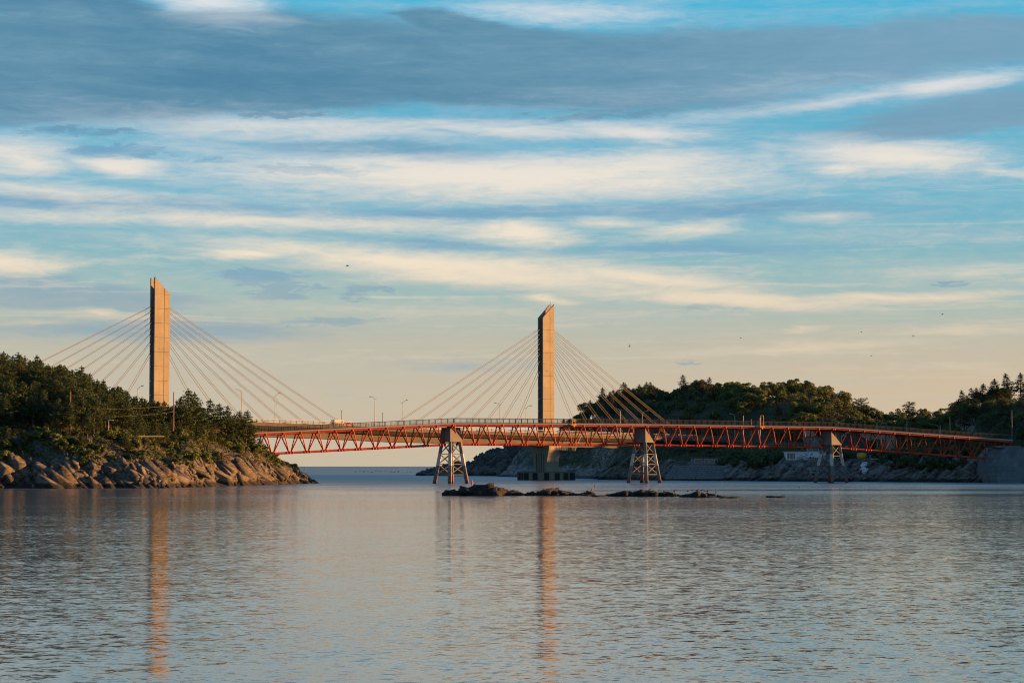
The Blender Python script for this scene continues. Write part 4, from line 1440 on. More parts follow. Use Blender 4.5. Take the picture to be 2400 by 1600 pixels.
# shrubs on the cliff top and tip
scatter(190, lambda q_: (q_.uniform(-20, 690), q_.uniform(485, 625)), island_h, 1.7, SHRUB, 'shrub',
        zone('low shrub on the brow', [(110, 'above the darkest rocks at the left edge'), (220, 'below the reddish-brown pole'), (330, 'above the brightest sunlit rocks'), (420, 'below the left pylon'), (520, 'right of the left pylon'), (610, 'under the footbridge end'), (999, 'above the tip of the island')]), 'shrub', 'shrubs on the island brow', 0.5, 1.25,
        lambda px, Y, h, d, q_: 3 < d < 19 and h > (5.2 if px < 420 else 3.4), 43, 0.15)

# mainland: wooded hill, shore thickets, pines on the right
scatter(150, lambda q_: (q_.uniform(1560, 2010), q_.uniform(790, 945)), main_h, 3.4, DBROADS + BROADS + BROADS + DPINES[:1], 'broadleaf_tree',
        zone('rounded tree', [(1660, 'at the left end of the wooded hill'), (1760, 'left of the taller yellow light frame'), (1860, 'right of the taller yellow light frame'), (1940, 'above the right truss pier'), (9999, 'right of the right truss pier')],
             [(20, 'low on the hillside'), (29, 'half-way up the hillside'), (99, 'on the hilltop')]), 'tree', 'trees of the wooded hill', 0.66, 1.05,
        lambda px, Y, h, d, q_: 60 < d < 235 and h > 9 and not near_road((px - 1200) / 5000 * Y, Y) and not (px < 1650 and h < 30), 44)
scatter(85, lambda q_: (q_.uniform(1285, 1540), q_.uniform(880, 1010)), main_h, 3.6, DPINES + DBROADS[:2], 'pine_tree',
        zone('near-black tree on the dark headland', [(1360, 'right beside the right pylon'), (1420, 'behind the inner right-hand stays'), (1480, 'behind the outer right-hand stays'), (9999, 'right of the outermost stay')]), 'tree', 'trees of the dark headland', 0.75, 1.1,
        lambda px, Y, h, d, q_: h > 10, 45)
scatter(110, lambda q_: (q_.uniform(1990, 2270), q_.uniform(705, 890)), main_h, 3.8, BROADS + DBROADS[:2], 'broadleaf_tree',
        zone('green tree', [(2060, 'left of the lone pines in the dip'), (2130, 'between the two lone pines'), (2200, 'right of the second lone pine'), (9999, 'at the foot of the right bank')], [(13, 'low behind the right span'), (99, 'on the skyline of the dip')]), 'tree', 'trees in the dip', 0.6, 0.95,
        lambda px, Y, h, d, q_: 34 < d < 250 and h > 7.6 and not (1985 < px < 2110 and Y < 742), 46)
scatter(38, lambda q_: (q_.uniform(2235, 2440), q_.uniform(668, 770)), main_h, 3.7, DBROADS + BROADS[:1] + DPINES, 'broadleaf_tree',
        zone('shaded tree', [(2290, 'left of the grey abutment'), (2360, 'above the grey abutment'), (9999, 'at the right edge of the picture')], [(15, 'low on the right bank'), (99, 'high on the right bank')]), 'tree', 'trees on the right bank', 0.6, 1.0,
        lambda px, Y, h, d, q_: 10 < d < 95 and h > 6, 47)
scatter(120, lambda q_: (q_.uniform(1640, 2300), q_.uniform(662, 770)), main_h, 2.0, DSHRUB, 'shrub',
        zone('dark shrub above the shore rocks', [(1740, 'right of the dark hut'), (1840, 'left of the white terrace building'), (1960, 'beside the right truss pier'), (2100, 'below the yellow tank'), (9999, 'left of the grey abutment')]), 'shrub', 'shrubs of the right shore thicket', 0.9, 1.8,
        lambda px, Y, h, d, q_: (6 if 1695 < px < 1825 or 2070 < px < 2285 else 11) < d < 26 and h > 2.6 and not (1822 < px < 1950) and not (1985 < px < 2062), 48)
scatter(45, lambda q_: (q_.uniform(1520, 1680), q_.uniform(840, 960)), main_h, 3.5, DSHRUB, 'shrub',
        'dark scrub bush on the bare shoulder of the headland', 'shrub', 'scrub on the headland shoulder', 1.0, 1.9,
        lambda px, Y, h, d, q_: 40 < d < 160 and h > 12, 49)
for protos, px_, Y_, s_, lb in [
        (UMB, 2020, 850, 1.15, 'lone flat-topped pine leaning above the tree line left of the dip'), (UMB, 2130, 850, 1.1, 'second flat-topped pine rising alone in the middle of the dip'),
        (DPINES, 2258, 722, 1.05, 'slim layered pine at the left edge of the right bank'), (DPINES, 2280, 716, 0.95, 'layered pine second from the left on the right bank skyline'),
        (DPINES, 2302, 720, 1.1, 'tallest layered pine in the middle of the right bank skyline'), (DPINES, 2330, 722, 1.05, 'layered pine right of the tallest on the right bank'),
        (DPINES, 2362, 722, 1.15, 'layered pine near the right edge of the right bank skyline'), (DPINES, 2392, 722, 1.12, 'pine cut by the right edge of the picture'),
        (UMB, 1240, 990, 0.9, 'small pine showing behind the left side of the right pylon'), (UMB, 1252, 1000, 0.7, 'bushy pine top just left of the right pylon'),
        (DPINES, 1602, 930, 1.05, 'bushy pine standing up at the left end of the hill skyline'),
        (YELLOW, 1895, 745, 0.9, 'bright yellow-green bush above the footbridge rail'), (YELLOW, 2060, 748, 0.85, 'yellow-green tree behind the right footbridge span'),
        (YELLOW, 2235, 690, 0.7, 'yellow-green bush over the rail near the right abutment'), (YELLOW, 2290, 690, 1.1, 'large yellow-green tree left of the right bank poles'), (YELLOW, 2350, 685, 0.75, 'yellow-green bush beside the tall right-hand pole'),
        (YELLOW, 2180, 735, 0.8, 'pale green tree in the dip right of the second lone pine')]:
    x_ = at(px_, Y_).x
    hf = head_h if px_ < 1300 else main_h
    g0 = ground(hf, x_, Y_)
    plant(protos[px_ % len(protos)], 'pine_tree' if protos in (UMB, DPINES) else 'leafy_tree', lb, 'tree', None, (x_, Y_, g0 - 0.3), s_, px_ * 0.9)

# dry grass on the island brow
q_ = np.random.RandomState(5)
GX = q_.uniform(-118, -60, 60000); GY = q_.uniform(485, 625, 60000)
gh, gd = island_h(GX, GY)
gpx = 1200 + 5000 * GX / GY
keep = (gd > 3) & (gd < 15) & (gh > 4.5) & (vnoise(GX * 0.12, GY * 0.12, 9) > 0.42)
GX, GY, gh = GX[keep][:9000], GY[keep][:9000], gh[keep][:9000]
n = len(GX)
an = q_.uniform(0, 6.283, n); hh = q_.uniform(0.3, 0.8, n); wd = q_.uniform(0.04, 0.10, n)
base_ = np.stack([GX, GY, gh - 0.05], 1)
tx = np.stack([np.cos(an), np.sin(an), np.zeros(n)], 1)
lean = np.stack([q_.normal(0, .25, n), q_.normal(0, .25, n), hh], 1)
GV = np.stack([base_ - tx * wd[:, None], base_ + tx * wd[:, None], base_ + lean], 1).reshape(-1, 3)
grass = obj('grass', np_mesh('grass', GV, np.arange(3 * n).reshape(n, 3), 'dry_grass'))
grass['kind'] = 'stuff'
tag(grass, 'dry golden grass on the brow above the island rocks', 'grass')


def undergrowth(name, label, hf, x0, x1, y0, y1, n, cond, mat, seed, hmax):
    r_ = np.random.RandomState(seed)
    X_ = r_.uniform(x0, x1, n); Y_ = r_.uniform(y0, y1, n)
    h, d = hf(X_, Y_)
    px = 1200 + 5000 * X_ / Y_
    cl = fbm(X_ * 0.35, Y_ * 0.35, seed, 3)
    k = cond(px, Y_, h, d) & (cl > 0.40)
    X_, Y_, h, cl = X_[k], Y_[k], h[k], cl[k]
    m_ = len(X_)
    c_ = np.stack([X_, Y_, h + r_.uniform(0, 1, m_) * (cl - 0.36) * 4 * hmax], 1)
    nr_ = r_.normal(size=(m_, 3)) + np.array([0, 0, 0.8])
    V_, F_ = quad_cloud(c_, nr_, r_.uniform(0.14, 0.34, m_), r_, 0.6)
    o = obj(name, np_mesh(name, V_, F_, mat))
    o['kind'] = 'stuff'
    return tag(o, label, 'undergrowth')


undergrowth('undergrowth', 'dark undergrowth beneath the island pines', island_h, -150, -60, 485, 620, 150000, lambda px, Y, h, d: (d > 3) & (d < 60) & (h > np.where(px < 420, 5.0, 3.3)) & ((d < 15) | (d > 20)), 'pine_needles', 71, 1.3)
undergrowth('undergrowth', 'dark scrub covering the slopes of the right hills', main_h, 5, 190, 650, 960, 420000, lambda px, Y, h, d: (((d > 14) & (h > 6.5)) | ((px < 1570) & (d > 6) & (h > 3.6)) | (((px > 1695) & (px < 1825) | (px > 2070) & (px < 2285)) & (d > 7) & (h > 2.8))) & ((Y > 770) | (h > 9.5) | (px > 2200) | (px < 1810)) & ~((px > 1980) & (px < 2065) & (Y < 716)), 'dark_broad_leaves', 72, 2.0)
undergrowth('undergrowth', 'dark scrub on the crown of the far rock headland', head_h, -30, 60, 1000, 1180, 140000, lambda px, Y, h, d: (h > 6.5) & (px > 1190 + (14 - h) * 9), 'dark_broad_leaves', 73, 1.6)

# ------------------------------------------------------------------ island road edge, poles and wires
wall = thing('road_parapet', 'low pale concrete parapet along the coast road on the island', 'parapet', tuple(at(180, 500, 12)))
prev = None
for i in range(21):
    px_ = -20 + 405 * i / 20
    Y_ = float(np.interp(px_, [-20, 130, 300, 420], [496, 499, 505, 520]))
    zc = float(np.interp(px_, [-20, 100, 230, 420], [zat(1027, 496), zat(1025, 499), zat(1021, 502), zat(1020, 520)]))
    cur = at(px_, Y_, zc)
    if prev is not None:
        d_ = (cur - prev).normalized() * 0.03
        bar('wall_panel', prev + d_ + Vector((0, 0, -0.2)), cur - d_ + Vector((0, 0, -0.2)), 0.25, 0.32, 'dark_concrete', wall)
    prev = cur


def pole(name, label, cat, px, Y, py_top, py_base, r, mat, group=None, arms=False):
    b_ = at(px, Y, zat(py_base, Y)); top = at(px, Y, zat(py_top, Y))
    root = thing(name, label, cat, tuple(b_), group)
    tube('shaft', b_, top, r, mat, root, 8, 0.75)
    tube('cap', top, top + Vector((0, 0, 0.12)), r * 0.9, mat, root, 8)
    if arms:
        for dz_ in (-0.5, -1.3):
            bar('crossarm', top + Vector((-0.7, 0, dz_)), top + Vector((0.7, 0, dz_)), 0.09, 0.09, 'grey_steel', root)
    else:
        tube('collar', b_ + (top - b_) * 0.12, b_ + (top - b_) * 0.12 + Vector((0, 0, 0.3)), r * 1.25, mat, root, 8)
    return root, b_, top


_, b1, t1 = pole('utility_pole', 'reddish-brown utility pole in front of the island wood', 'pole', 165, 503, 918, 1028, 0.17, 'brown_pole')
_, b2, t2 = pole('utility_pole', 'utility pole standing right of the left pylon among the pines', 'pole', 407, 528, 920, 1010, 0.16, 'brown_pole')
for f, lb in ((0.32, 'upper sagging wire strung between the two island utility poles'), (0.50, 'lower sagging wire strung between the two island utility poles')):
    a_ = b1 + (t1 - b1) * (1 - f); e_ = b2 + (t2 - b2) * (1 - f)
    rings = []
    for i in range(13):
        u = i / 12
        p_ = a_ + (e_ - a_) * u - Vector((0, 0, 0.7 * 4 * u * (1 - u)))
        rings.append([p_ + Vector((0, 0.014 * math.cos(k_ * 2.094), 0.014 * math.sin(k_ * 2.094))) for k_ in range(3)])
    wo_ = loft('overhead_wire', rings, 'dark_steel')
    tag(wo_, lb, 'wire', 'wires between the island poles')
b_ = at(255, 503, zat(1022, 503))
root = thing('road_lamp', 'short road lamp with a flat white head on the island parapet', 'street lamp', tuple(b_))
tube('pole', b_, b_ + Vector((0, 0, 3.7)), 0.09, 'pale_pole', root, 8, 0.8)
box('lamp_head', b_ + Vector((0.45, 0, 3.75)), (1.25, 0.4, 0.16), 'white_paint', root)
tube('base_plate', b_, b_ + Vector((0, 0, 0.2)), 0.2, 'pale_pole', root, 8)

# ------------------------------------------------------------------ right shore: buildings
def building(name, label, cat, x0, x1, y_top, y_base, Y, depth, wall_mat, roof_mat, wins, gable=False, rz=0.0, door=None, roof_over=0.35, roof_t=0.25):
    """front wall spans picture columns x0..x1 at depth Y; wins: list of (fx, fz, w, h) in metres from the lower left corner"""
    zb, zt = zat(y_base, Y), zat(y_top, Y)
    A = at(x0, Y, zb); W = at(x1, Y).x - A.x; H = zt - zb
    root = thing(name, label, cat, (A.x + W / 2, Y + depth / 2, zb))
    wl = box('wall', (A.x + W / 2, Y + depth / 2, (zb + zt) / 2 - 0.75), (W, depth, H + 1.5), wall_mat, root)
    if gable:
        rh = W * 0.32
        prism('gable', [(A.x, Y + 0.003, zt), (A.x + W, Y + 0.003, zt), (A.x + W / 2, Y + 0.003, zt + rh)], (0, depth - 0.006, 0), wall_mat, root)
        for sd in (0, 1):
            e_ = A.x - 0.35 if sd == 0 else A.x + W + 0.35
            ez = zt - 0.35 * rh / (W / 2)
            m_ = A.x + W / 2
            pts = [(e_, Y - 0.4, ez + 0.02), (m_, Y - 0.4, zt + rh + 0.02), (m_, Y - 0.4, zt + rh + 0.22), (e_, Y - 0.4, ez + 0.22)]
            prism('roof', pts, (0, depth + 0.8, 0), roof_mat, root)
    else:
        box('roof', (A.x + W / 2, Y + depth / 2, zt + roof_t / 2 + 0.005), (W + 2 * roof_over, depth + 2 * roof_over, roof_t), roof_mat, root)
    for fx, fz, w_, h_ in wins:
        c_ = (A.x + fx + w_ / 2, Y - 0.02, zb + fz + h_ / 2)
        fr_ = box('window', c_, (w_ + 0.16, 0.10, h_ + 0.16), 'white_paint', root)
        box('pane', (c_[0], Y - 0.045, c_[2]), (w_, 0.10, h_), 'glass', fr_)
    if door:
        fx, w_, h_ = door
        box('door', (A.x + fx + w_ / 2, Y - 0.03, zb + h_ / 2), (w_, 0.1, h_), 'dark_wall', root)
    return root, A, W, H


building('boathouse', 'low dark flat-roofed hut under the right end of the road bridge', 'hut', 1622, 1690, 1072, 1092, 749, 7, 'grey_render', 'dark_roof',
         [(0.8, 1.0, 2.6, 1.4), (4.2, 1.0, 1.4, 1.4), (6.2, 1.0, 1.1, 1.4), (7.8, 1.0, 0.9, 1.4)])
cafe, A, W, H = building('terrace_house', 'long white flat-roofed terrace building on a grey wall left of the right truss pier', 'building', 1842, 1934, 1059, 1077, 722, 6, 'white_paint', 'white_paint',
                         [(0.35, 0.3, 0.75, 1.9), (1.3, 0.3, 0.9, 1.9), (2.35, 0.3, 0.55, 1.9)], roof_t=0.18)
b_ = box('banner', (A.x + 5.6, 722 - 0.06, A.z + 1.35), (4.6, 0.06, 1.5), 'white_paint', cafe)
for i in range(9):       # painted swash and dots on the banner
    u = i / 8
    box('swash', (A.x + 4.4 + 2.6 * u, 722 - 0.10, A.z + 1.45 + 0.22 * math.sin(6.0 * u + 1.2)), (0.42, 0.03, 0.13), 'buoy_red', b_)
for u, z_ in ((3.9, 1.85), (6.6, 1.85)):
    tube('dot', (A.x + u, 722 - 0.09, A.z + z_), (A.x + u, 722 - 0.12, A.z + z_), 0.17, 'dark_steel', b_, 10)
sheet = box('hanging_sheet', (A.x + 4.6, 722 - 0.4, A.z + 0.55), (1.8, 0.2, 1.2), 'pale_rail', cafe)
rw = thing('retaining_wall', 'grey concrete retaining wall below the white terrace building', 'wall', tuple(at(1885, 720.6, 6)))
for i in range(6):
    x0_, x1_ = 1836 + i * 17, 1836 + (i + 1) * 17 - 0.35
    a_, e_ = at(x0_, 720.6), at(x1_, 720.6)
    box('wall_panel', ((a_.x + e_.x) / 2, 720.6, zat(1083, 720) - 0.25), (e_.x - a_.x, 0.8, 2.1), 'grey_render', rw)
for i in range(9):
    p_ = at(1888 + i * 5.5, 720.5, zat(1076.5, 720))
    tube('railing_post', p_, p_ + Vector((0, 0, 0.95)), 0.04, 'dark_steel', rw, 5)
tube('rail', at(1887, 720.5, zat(1070.5, 720)), at(1933, 720.5, zat(1070.5, 720)), 0.04, 'dark_steel', rw, 5)
vb = at(1908, 719.0, zat(1075, 719))
van = thing('parked_van', 'white van parked at the right end of the terrace building', 'van', tuple(vb))
pts = [vb + Vector((x, 0, z)) for x, z in [(-2.2, .4), (2.2, .4), (2.2, 2.2), (-1.1, 2.2), (-1.7, 1.3), (-2.2, 1.15)]]
bd = prism('body', pts, (0, 1.7, 0), 'white_paint', van)
prism('side_window', [vb + Vector((x, -0.02, z)) for x, z in [(-1.5, 1.3), (-0.6, 1.3), (-0.6, 1.95), (-1.05, 1.95)]], (0, 0.012, 0), 'glass', bd)
for x_ in (-1.4, 1.4):
    tube('wheel', vb + Vector((x_, -0.05, 0.36)), vb + Vector((x_, 0.15, 0.36)), 0.36, 'fender_rubber', van, 12)
building('gabled_house', 'pale two-storey house with dark windows behind the right truss pier', 'house', 1890, 1928, 1024, 1060, 742, 7, 'grey_render', 'dark_roof',
         [(1.7, 4.0, 0.9, 1.5), (0.3, 0.5, 0.8, 1.5), (1.9, 0.5, 0.9, 1.5), (4.2, 0.5, 0.8, 1.5)])
building('upper_block', 'small beige block on top of the hill edge above the pale house', 'building', 1886, 1910, 1006, 1022, 760, 5, 'beige_render', 'beige_render', [(0.8, 0.6, 0.8, 1.0)])
building('barn_house', 'dark-roofed house with a gable right of the right truss pier', 'house', 1966, 2028, 1030, 1058, 738, 9, 'dark_wall', 'dark_roof',
         [(2.2, 0.5, 0.8, 1.4), (5.0, 0.4, 1.5, 1.6)], gable=True)
building('beige_house', 'beige house with a broad white-framed window behind the right footbridge span', 'house', 2022, 2096, 1014, 1052, 750, 8, 'beige_render', 'grey_render',
         [(4.6, 2.9, 0.7, 1.5), (5.6, 2.9, 0.7, 1.5), (6.6, 2.9, 0.7, 1.5), (0.6, 3.1, 1.2, 1.2)])
building('shore_shed', 'low shed with a flat pale roof and white window frames by the yellow tank', 'shed', 1968, 2052, 1062, 1079, 716, 5, 'dark_wall', 'grey_render',
         [(0.5, 0.3, 1.7, 1.6), (9.2, 0.7, 0.6, 1.2), (10.2, 0.7, 0.6, 1.2)], roof_over=0.6, roof_t=0.15)
tb = at(2018, 712, 7.2)
tk = thing('yellow_tank', 'round amber-yellow tank in front of the shore shed', 'tank', tuple(tb))
tube('tank_body', tb, tb + Vector((0, 0, 2.0)), 1.6, 'yellow_paint', tk, 20)
tube('tank_lid', tb + Vector((0, 0, 2.0)), tb + Vector((0, 0, 2.2)), 1.65, 'yellow_paint', tk, 20, 0.5)
tube('tank_pipe', tb + Vector((0, -1.65, 0)), tb + Vector((0, -1.65, 2.1)), 0.15, 'yellow_paint', tk, 8)
pb = at(2024, 692, 2.3)
pile = thing('tarpaulin_pile', 'pile of crumpled white and pale blue sheets on the rocks below the yellow tank', 'sheets', tuple(pb))
q2 = random.Random(3)
for i in range(9):
    z_ = 0.3 + i * 0.42
    wq = q2.uniform(1.6, 2.8) * (0.7 if i < 2 else 1)
    V = []
    for a_ in range(8):
        rr_ = wq / 2 * q2.uniform(0.75, 1.15)
        V.append(pb + Vector((rr_ * math.cos(a_ * .785) + 0.25 * math.sin(i), rr_ * 0.6 * math.sin(a_ * .785) + z_ * 0.25, z_ + q2.uniform(-.15, .15))))
    prism('sheet', V, (0, 0, 0.36), 'pale_blue' if i == 1 else 'white_paint', pile)
# rowing boat drawn up
hb = at(2052, 698, 6.9)
bt = thing('rowing_boat', 'small white rowing boat drawn up on the rocks right of the sheets', 'boat', tuple(hb))
rings = []
for u, w_, z_ in ((-1.3, .05, .45), (-1.0, .38, .36), (-.3, .58, .3), (.5, .55, .3), (1.2, .42, .34)):
    rings.append([hb + Vector((u * 1.3, w_ * math.sin(a_), z_ - 0.36 * max(0, math.cos(a_)) + 0.25)) for a_ in [-1.57, -1.0, -.4, .4, 1.0, 1.57]])
loft('hull', rings, 'white_paint', bt)
bar('gunwale', hb + Vector((-1.6, -.5, .6)), hb + Vector((1.5, -.5, .6)), 0.07, 0.07, 'bark', bt)
bar('thwart', hb + Vector((0, -.5, .56)), hb + Vector((0, .5, .56)), 0.2, 0.05, 'bark', bt)
# stone revetment below the hut: built of slabs
rv = thing('revetment', 'sloping grey stone revetment below the dark hut', 'revetment', tuple(at(1640, 738, 0)))
for r_i in range(7):
    for c_i in range(16):
        px_ = 1562 + c_i * 9.0 + r_i * 3.2 + q2.uniform(-.6, .6)
        if px_ > 1700:
            continue
        f = r_i / 6.0
        Yv = 738.0 - (px_ - 1562) * 0.045 + f * 8
        p_ = at(px_, Yv, 0.8 + f * 3.9)
        M = Matrix.Translation(p_) @ Euler((R(26) + q2.uniform(-.05, .05), q2.uniform(-.05, .05), q2.uniform(-.06, .06))).to_matrix().to_4x4() @ Matrix.Diagonal((1.24, 0.72 * 1.9, 0.55, 1))
        obj('stone', unit_cube('revetment'), rv, M)
# guard rail of the shore road
gr = thing('guard_rail', 'white road guard rail seen through the truss left of the pale house', 'guard rail', tuple(at(1830, 790, 13)))
for i in range(15):
    p_ = at(1786 + i * 7.6, 790, zat(1046, 790))
    tube('railing_post', p_, p_ + Vector((0, 0, 1.2)), 0.06, 'pale_rail', gr, 5)
for z_ in (1041, 1037):
    tube('rail', at(1784, 790, zat(z_, 790)), at(1895, 790, zat(z_, 790)), 0.07, 'pale_rail', gr, 5)

for px_, Y_, yt, yb, r_, mt, lb in [(1742, 760, 975, 1050, 0.14, 'pale_pole', 'pale pole seen through the right part of the footbridge'), (1760, 765, 983, 1050, 0.16, 'beige_render', 'thick beige pole left of the taller yellow light frame'),
                                    (1781, 770, 980, 1052, 0.12, 'white_paint', 'white pole right of the taller yellow light frame'), (1838, 770, 1003, 1050, 0.14, 'grey_render', 'grey pole behind the last panels of the third span'),
                                    (2055, 735, 991, 1050, 0.16, 'pale_pole', 'sunlit pole rising behind the start of the right span'), (2125, 730, 987, 1050, 0.13, 'pale_pole', 'thin pale pole behind the middle of the right span'),
                                    (2203, 715, 998, 1040, 0.16, 'pale_pole', 'short sunlit pole behind the right span rail'), (2226, 712, 977, 1040, 0.14, 'pale_pole', 'leaning-looking pale pole near the right abutment'),
                                    (2371, 668, 962, 1030, 0.15, 'grey_render', 'tall grey pole beside the right abutment'), (1972, 728, 1003, 1060, 0.12, 'pale_pole', 'pole just right of the right truss pier')]:
    pole('pole', lb, 'pole', px_, Y_, yt, yb, r_, mt)
for px_, Y_, yt, dx_, lb in [(1964, 742, 990, -1, 'curved-arm lamp above the right truss pier'), (2062, 742, 996, 1, 'curved-arm lamp right of the right truss pier'), (2200, 720, 1000, -1, 'curved-arm lamp behind the middle of the right span')]:
    b_ = at(px_, Y_, zat(1050, Y_))
    street_lamp('road_lamp', lb, b_, zat(yt, Y_) - b_.z, Vector((1.9 * dx_, 0, 0)), 'lamps along the right shore road', pole_r=0.1, second=False)

# ------------------------------------------------------------------ buoys
def spar_buoy(name, label, px, py, hgt, r_, mat, topmark):
    Y_ = CAM_Z * 5000 / (py - 1092)
    b_ = at(px, Y_, 0)
    root = thing(name, label, 'buoy', tuple(b_))
    lathe = [(0, -0.4), (r_ * 0.9, -0.3), (r_, 0.1), (r_ * 0.85, hgt * 0.45), (r_ * 0.3, hgt * 0.8), (r_ * 0.22, hgt)]
    rings = [[b_ + Vector((max(rad, .01) * math.cos(a_ * .628), max(rad, .01) * math.sin(a_ * .628), z_)) for a_ in range(10)] for rad, z_ in lathe]
    loft('float', rings, mat, root, True)
    tube('staff', b_ + Vector((0, 0, hgt * 0.9)), b_ + Vector((0, 0, hgt * 1.25)), 0.04, 'dark_steel', root, 5)
    if topmark:
        tube('topmark', b_ + Vector((0, 0, hgt * 1.2)), b_ + Vector((0, 0, hgt * 1.45)), r_ * 0.6, topmark, root, 8, 0.4)


spar_buoy('channel_buoy', 'crimson spar buoy beside the left truss pier', 1107, 1135, 1.35, 0.26, 'buoy_red', None)
spar_buoy('channel_buoy', 'dark spar buoy behind the right tip of the jagged reef', 1393, 1141, 1.0, 0.12, 'dark_steel', 'dark_steel')
spar_buoy('channel_buoy', 'black and yellow spar buoy right of the middle truss pier', 1689, 1136, 0.8, 0.10, 'dark_steel', 'yellow_paint')
spar_buoy('channel_buoy', 'small dark float near the right truss pier', 1873, 1142, 0.35, 0.14, 'dark_steel', None)
spar_buoy('channel_buoy', 'tiny dark marker far out on the sea beyond the island tip', 716, 1099, 3.6, 0.9, 'dark_steel', None)
spar_buoy('channel_buoy', 'small dark float just behind the jagged reef', 1387, 1148, 0.35, 0.16, 'dark_steel', None)
# rows of mussel floats far out
fm = unit_tube('fender_rubber', 8)
q2 = random.Random(8)
for i in range(36):
    px_ = q2.uniform(832, 978); py = (1103.5 + (px_ - 832) * 0.008 if i % 3 else 1106.5) + q2.uniform(-.5, .5)
    if px_ > 940 and i % 3:
        continue
    Y_ = CAM_Z * 5000 / (py - 1092)
    b_ = at(px_, Y_, 0)
    s_ = q2.uniform(0.2, 0.36)
    o = obj('fishing_float', fm, None, Matrix.Translation(b_ + Vector((-s_ * 1.2, 0, 0.12))) @ Matrix.Rotation(R(90), 4, 'Y') @ Matrix.Diagonal((s_, s_, s_ * 2.4, 1)))
    tag(o, 'dark fishing float in the far rows of floats beyond the footbridge', 'float', 'rows of dark floats far out')


# ------------------------------------------------------------------ birds
def bird(label, px, py, Y, span, rz, flap, mat='bird_dark', group='birds in flight'):
    c_ = at(px, Y, zat(py, Y))
    h = span / 2
    # one continuous body: fuselage rings with wings growing from the shoulder
    V = []; F = []
    prof = [(-.42, .015), (-.30, .05), (-.12, .085), (.08, .09), (.22, .06), (.30, .055), (.36, .02)]
    for u, r_ in prof:
        for a_ in range(6):
            V.append(Vector((r_ * span * math.cos(a_ * 1.047), u * span * 0.9, r_ * span * math.sin(a_ * 1.047))))
    for i in range(len(prof) - 1):
        for a_ in range(6):
            F.append((i * 6 + a_, i * 6 + (a_ + 1) % 6, (i + 1) * 6 + (a_ + 1) % 6, (i + 1) * 6 + a_))
    F.append(tuple(range(5, -1, -1))); F.append(tuple(range(36, 42)))
    for sd in (1, -1):
        st = [(0.05, 0.13, -0.10, 0.02), (0.45, 0.14, -0.08, flap * 0.6), (0.75, 0.08, -0.06, flap * 0.75), (1.0, -0.06, -0.10, flap * 0.7)]
        o = len(V)
        for f_, ya, yb_, z_ in st:
            for yy_, zz_ in ((ya, 0.02), (yb_, 0.02), (yb_, 0.0), (ya, 0.0)):
                V.append(Vector((sd * f_ * h, yy_ * span, z_ * span + zz_ * span)))
        for i in range(3):
            for k_ in range(4):
                a_, b_ = o + i * 4 + k_, o + i * 4 + (k_ + 1) % 4
                F.append((a_, b_, b_ + 4, a_ + 4))
    o_ = len(V)
    V += [Vector((-.03, -.34, .0)) * span, Vector((.03, -.34, .0)) * span, Vector((.09, -.52, .01)) * span, Vector((-.09, -.52, .01)) * span,
          Vector((-.03, -.34, .02)) * span, Vector((.03, -.34, .02)) * span, Vector((.09, -.52, .025)) * span, Vector((-.09, -.52, .025)) * span]
    F += [(o_, o_ + 1, o_ + 2, o_ + 3), (o_ + 7, o_ + 6, o_ + 5, o_ + 4), (o_, o_ + 4, o_ + 5, o_ + 1), (o_ + 2, o_ + 6, o_ + 7, o_ + 3)]
    ob = obj('bird', mesh('bird', V, F, mat), None, Matrix.Translation(c_) @ Euler((0.15, flap * 0.6, rz)).to_matrix().to_4x4())
    return tag(ob, label, 'bird', group)


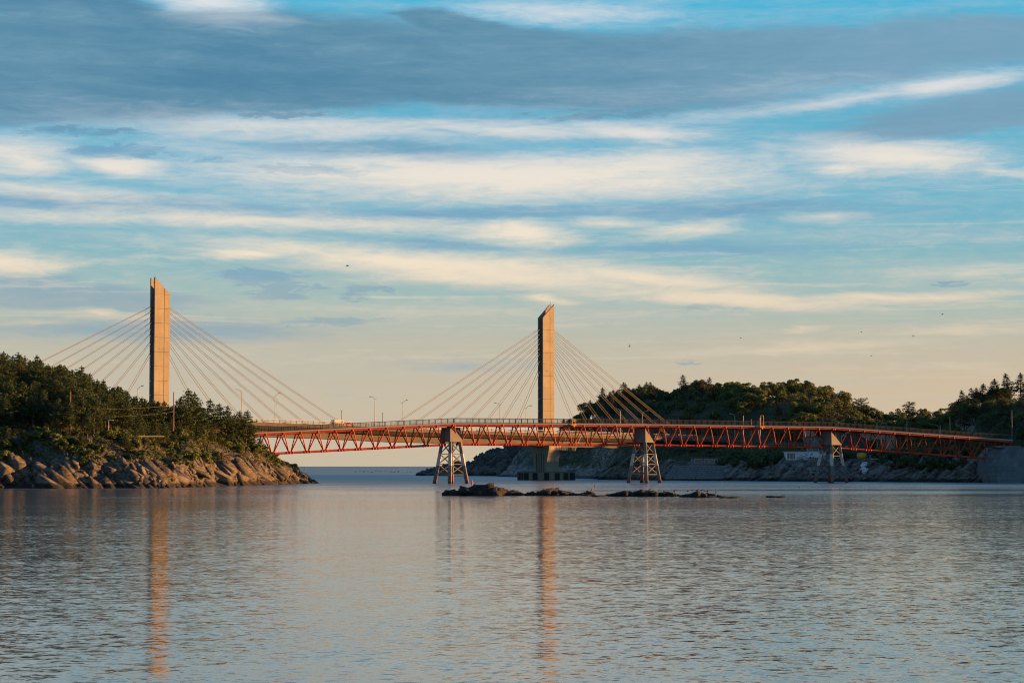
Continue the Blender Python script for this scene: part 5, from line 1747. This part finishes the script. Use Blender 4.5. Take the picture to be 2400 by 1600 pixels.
bird('dark bird flying highest, in the sky right of the left pylon', 813, 621, 430, 0.95, 1.2, -0.28)
bird('bird flying with raised wings right of the right pylon', 1475, 812, 560, 1.0, 0.6, 0.75)
bird('gull gliding above the left end of the right hill', 1737, 792, 620, 1.0, 0.3, 0.25)
bird('gull gliding left of the group of three on the right', 2020, 778, 600, 0.8, 0.5, 0.35)
bird('gull with wings spread over the right hills', 2142, 788, 600, 1.25, 0.2, 0.35)
bird('rightmost bird high over the right bank', 2211, 735, 520, 0.7, 1.2, -0.5)
bird('small dark bird low over the dip of the right hills', 2043, 834, 560, 0.65, 1.0, -0.3)
bird('bird passing in front of the left pylon', 372, 817, 560, 1.0, 0.1, 0.05)
bird('second bird just right of the one crossing the left pylon', 381, 817.5, 562, 0.8, 0.1, 0.05)
bird('bird passing in front of the right pylon', 1281, 869, 640, 0.9, 0.1, 0.05)


def standing_gull(label, px, py, Y, s, rz):
    c_ = at(px, Y, zat(py, Y))
    V = []; F = []
    prof = [(-.55, 0.10, .03), (-.3, .10, .10), (0, .12, .15), (.22, .18, .12), (.32, .30, .07), (.38, .36, .075), (.46, .36, .045), (.58, .34, .012)]
    for u, z_, r_ in prof:
        for a_ in range(6):
            V.append(Vector((u, r_ * math.cos(a_ * 1.047), 0.22 + z_ + r_ * math.sin(a_ * 1.047))) * s)
    for i in range(len(prof) - 1):
        for a_ in range(6):
            F.append((i * 6 + a_, i * 6 + (a_ + 1) % 6, (i + 1) * 6 + (a_ + 1) % 6, (i + 1) * 6 + a_))
    F.append(tuple(range(5, -1, -1))); F.append(tuple(range(42, 48)))
    for yy_ in (-.05, .05):
        o = len(V)
        for z_ in (-.05, .26):
            for a_ in range(3):
                V.append(Vector((.02 + .02 * math.cos(a_ * 2.09), yy_ + .02 * math.sin(a_ * 2.09), z_)) * s)
        F += [(o, o + 1, o + 4, o + 3), (o + 1, o + 2, o + 5, o + 4), (o + 2, o, o + 3, o + 5)]
    ob = obj('gull', mesh('gull', V, F, 'bird_dark'), None, Matrix.Translation(c_) @ Matrix.Rotation(rz, 4, 'Z'))
    return tag(ob, label, 'bird', 'gulls standing on the reefs')


for px_, py_, lb in [(1522, 1147, 'gull standing on the crest of the long flat reef'), (1543, 1149.5, 'gull standing right of the crest of the long flat reef'), (1580, 1150, 'gull at the right end of the long flat reef'),
                     (1611, 1151, 'leftmost gull on the gull mound'), (1622, 1149, 'second gull from the left on the gull mound'), (1633, 1148.5, 'third gull on the gull mound, near its top'),
                     (1643, 1149, 'fourth gull on the gull mound'), (1651, 1150, 'fifth gull on the gull mound'), (1657, 1151, 'sixth gull on the gull mound'), (1676, 1154, 'rightmost gull standing apart on the gull mound')]:
    standing_gull(lb, px_, py_ + 2.5, 350, 0.62, px_ * 1.3)
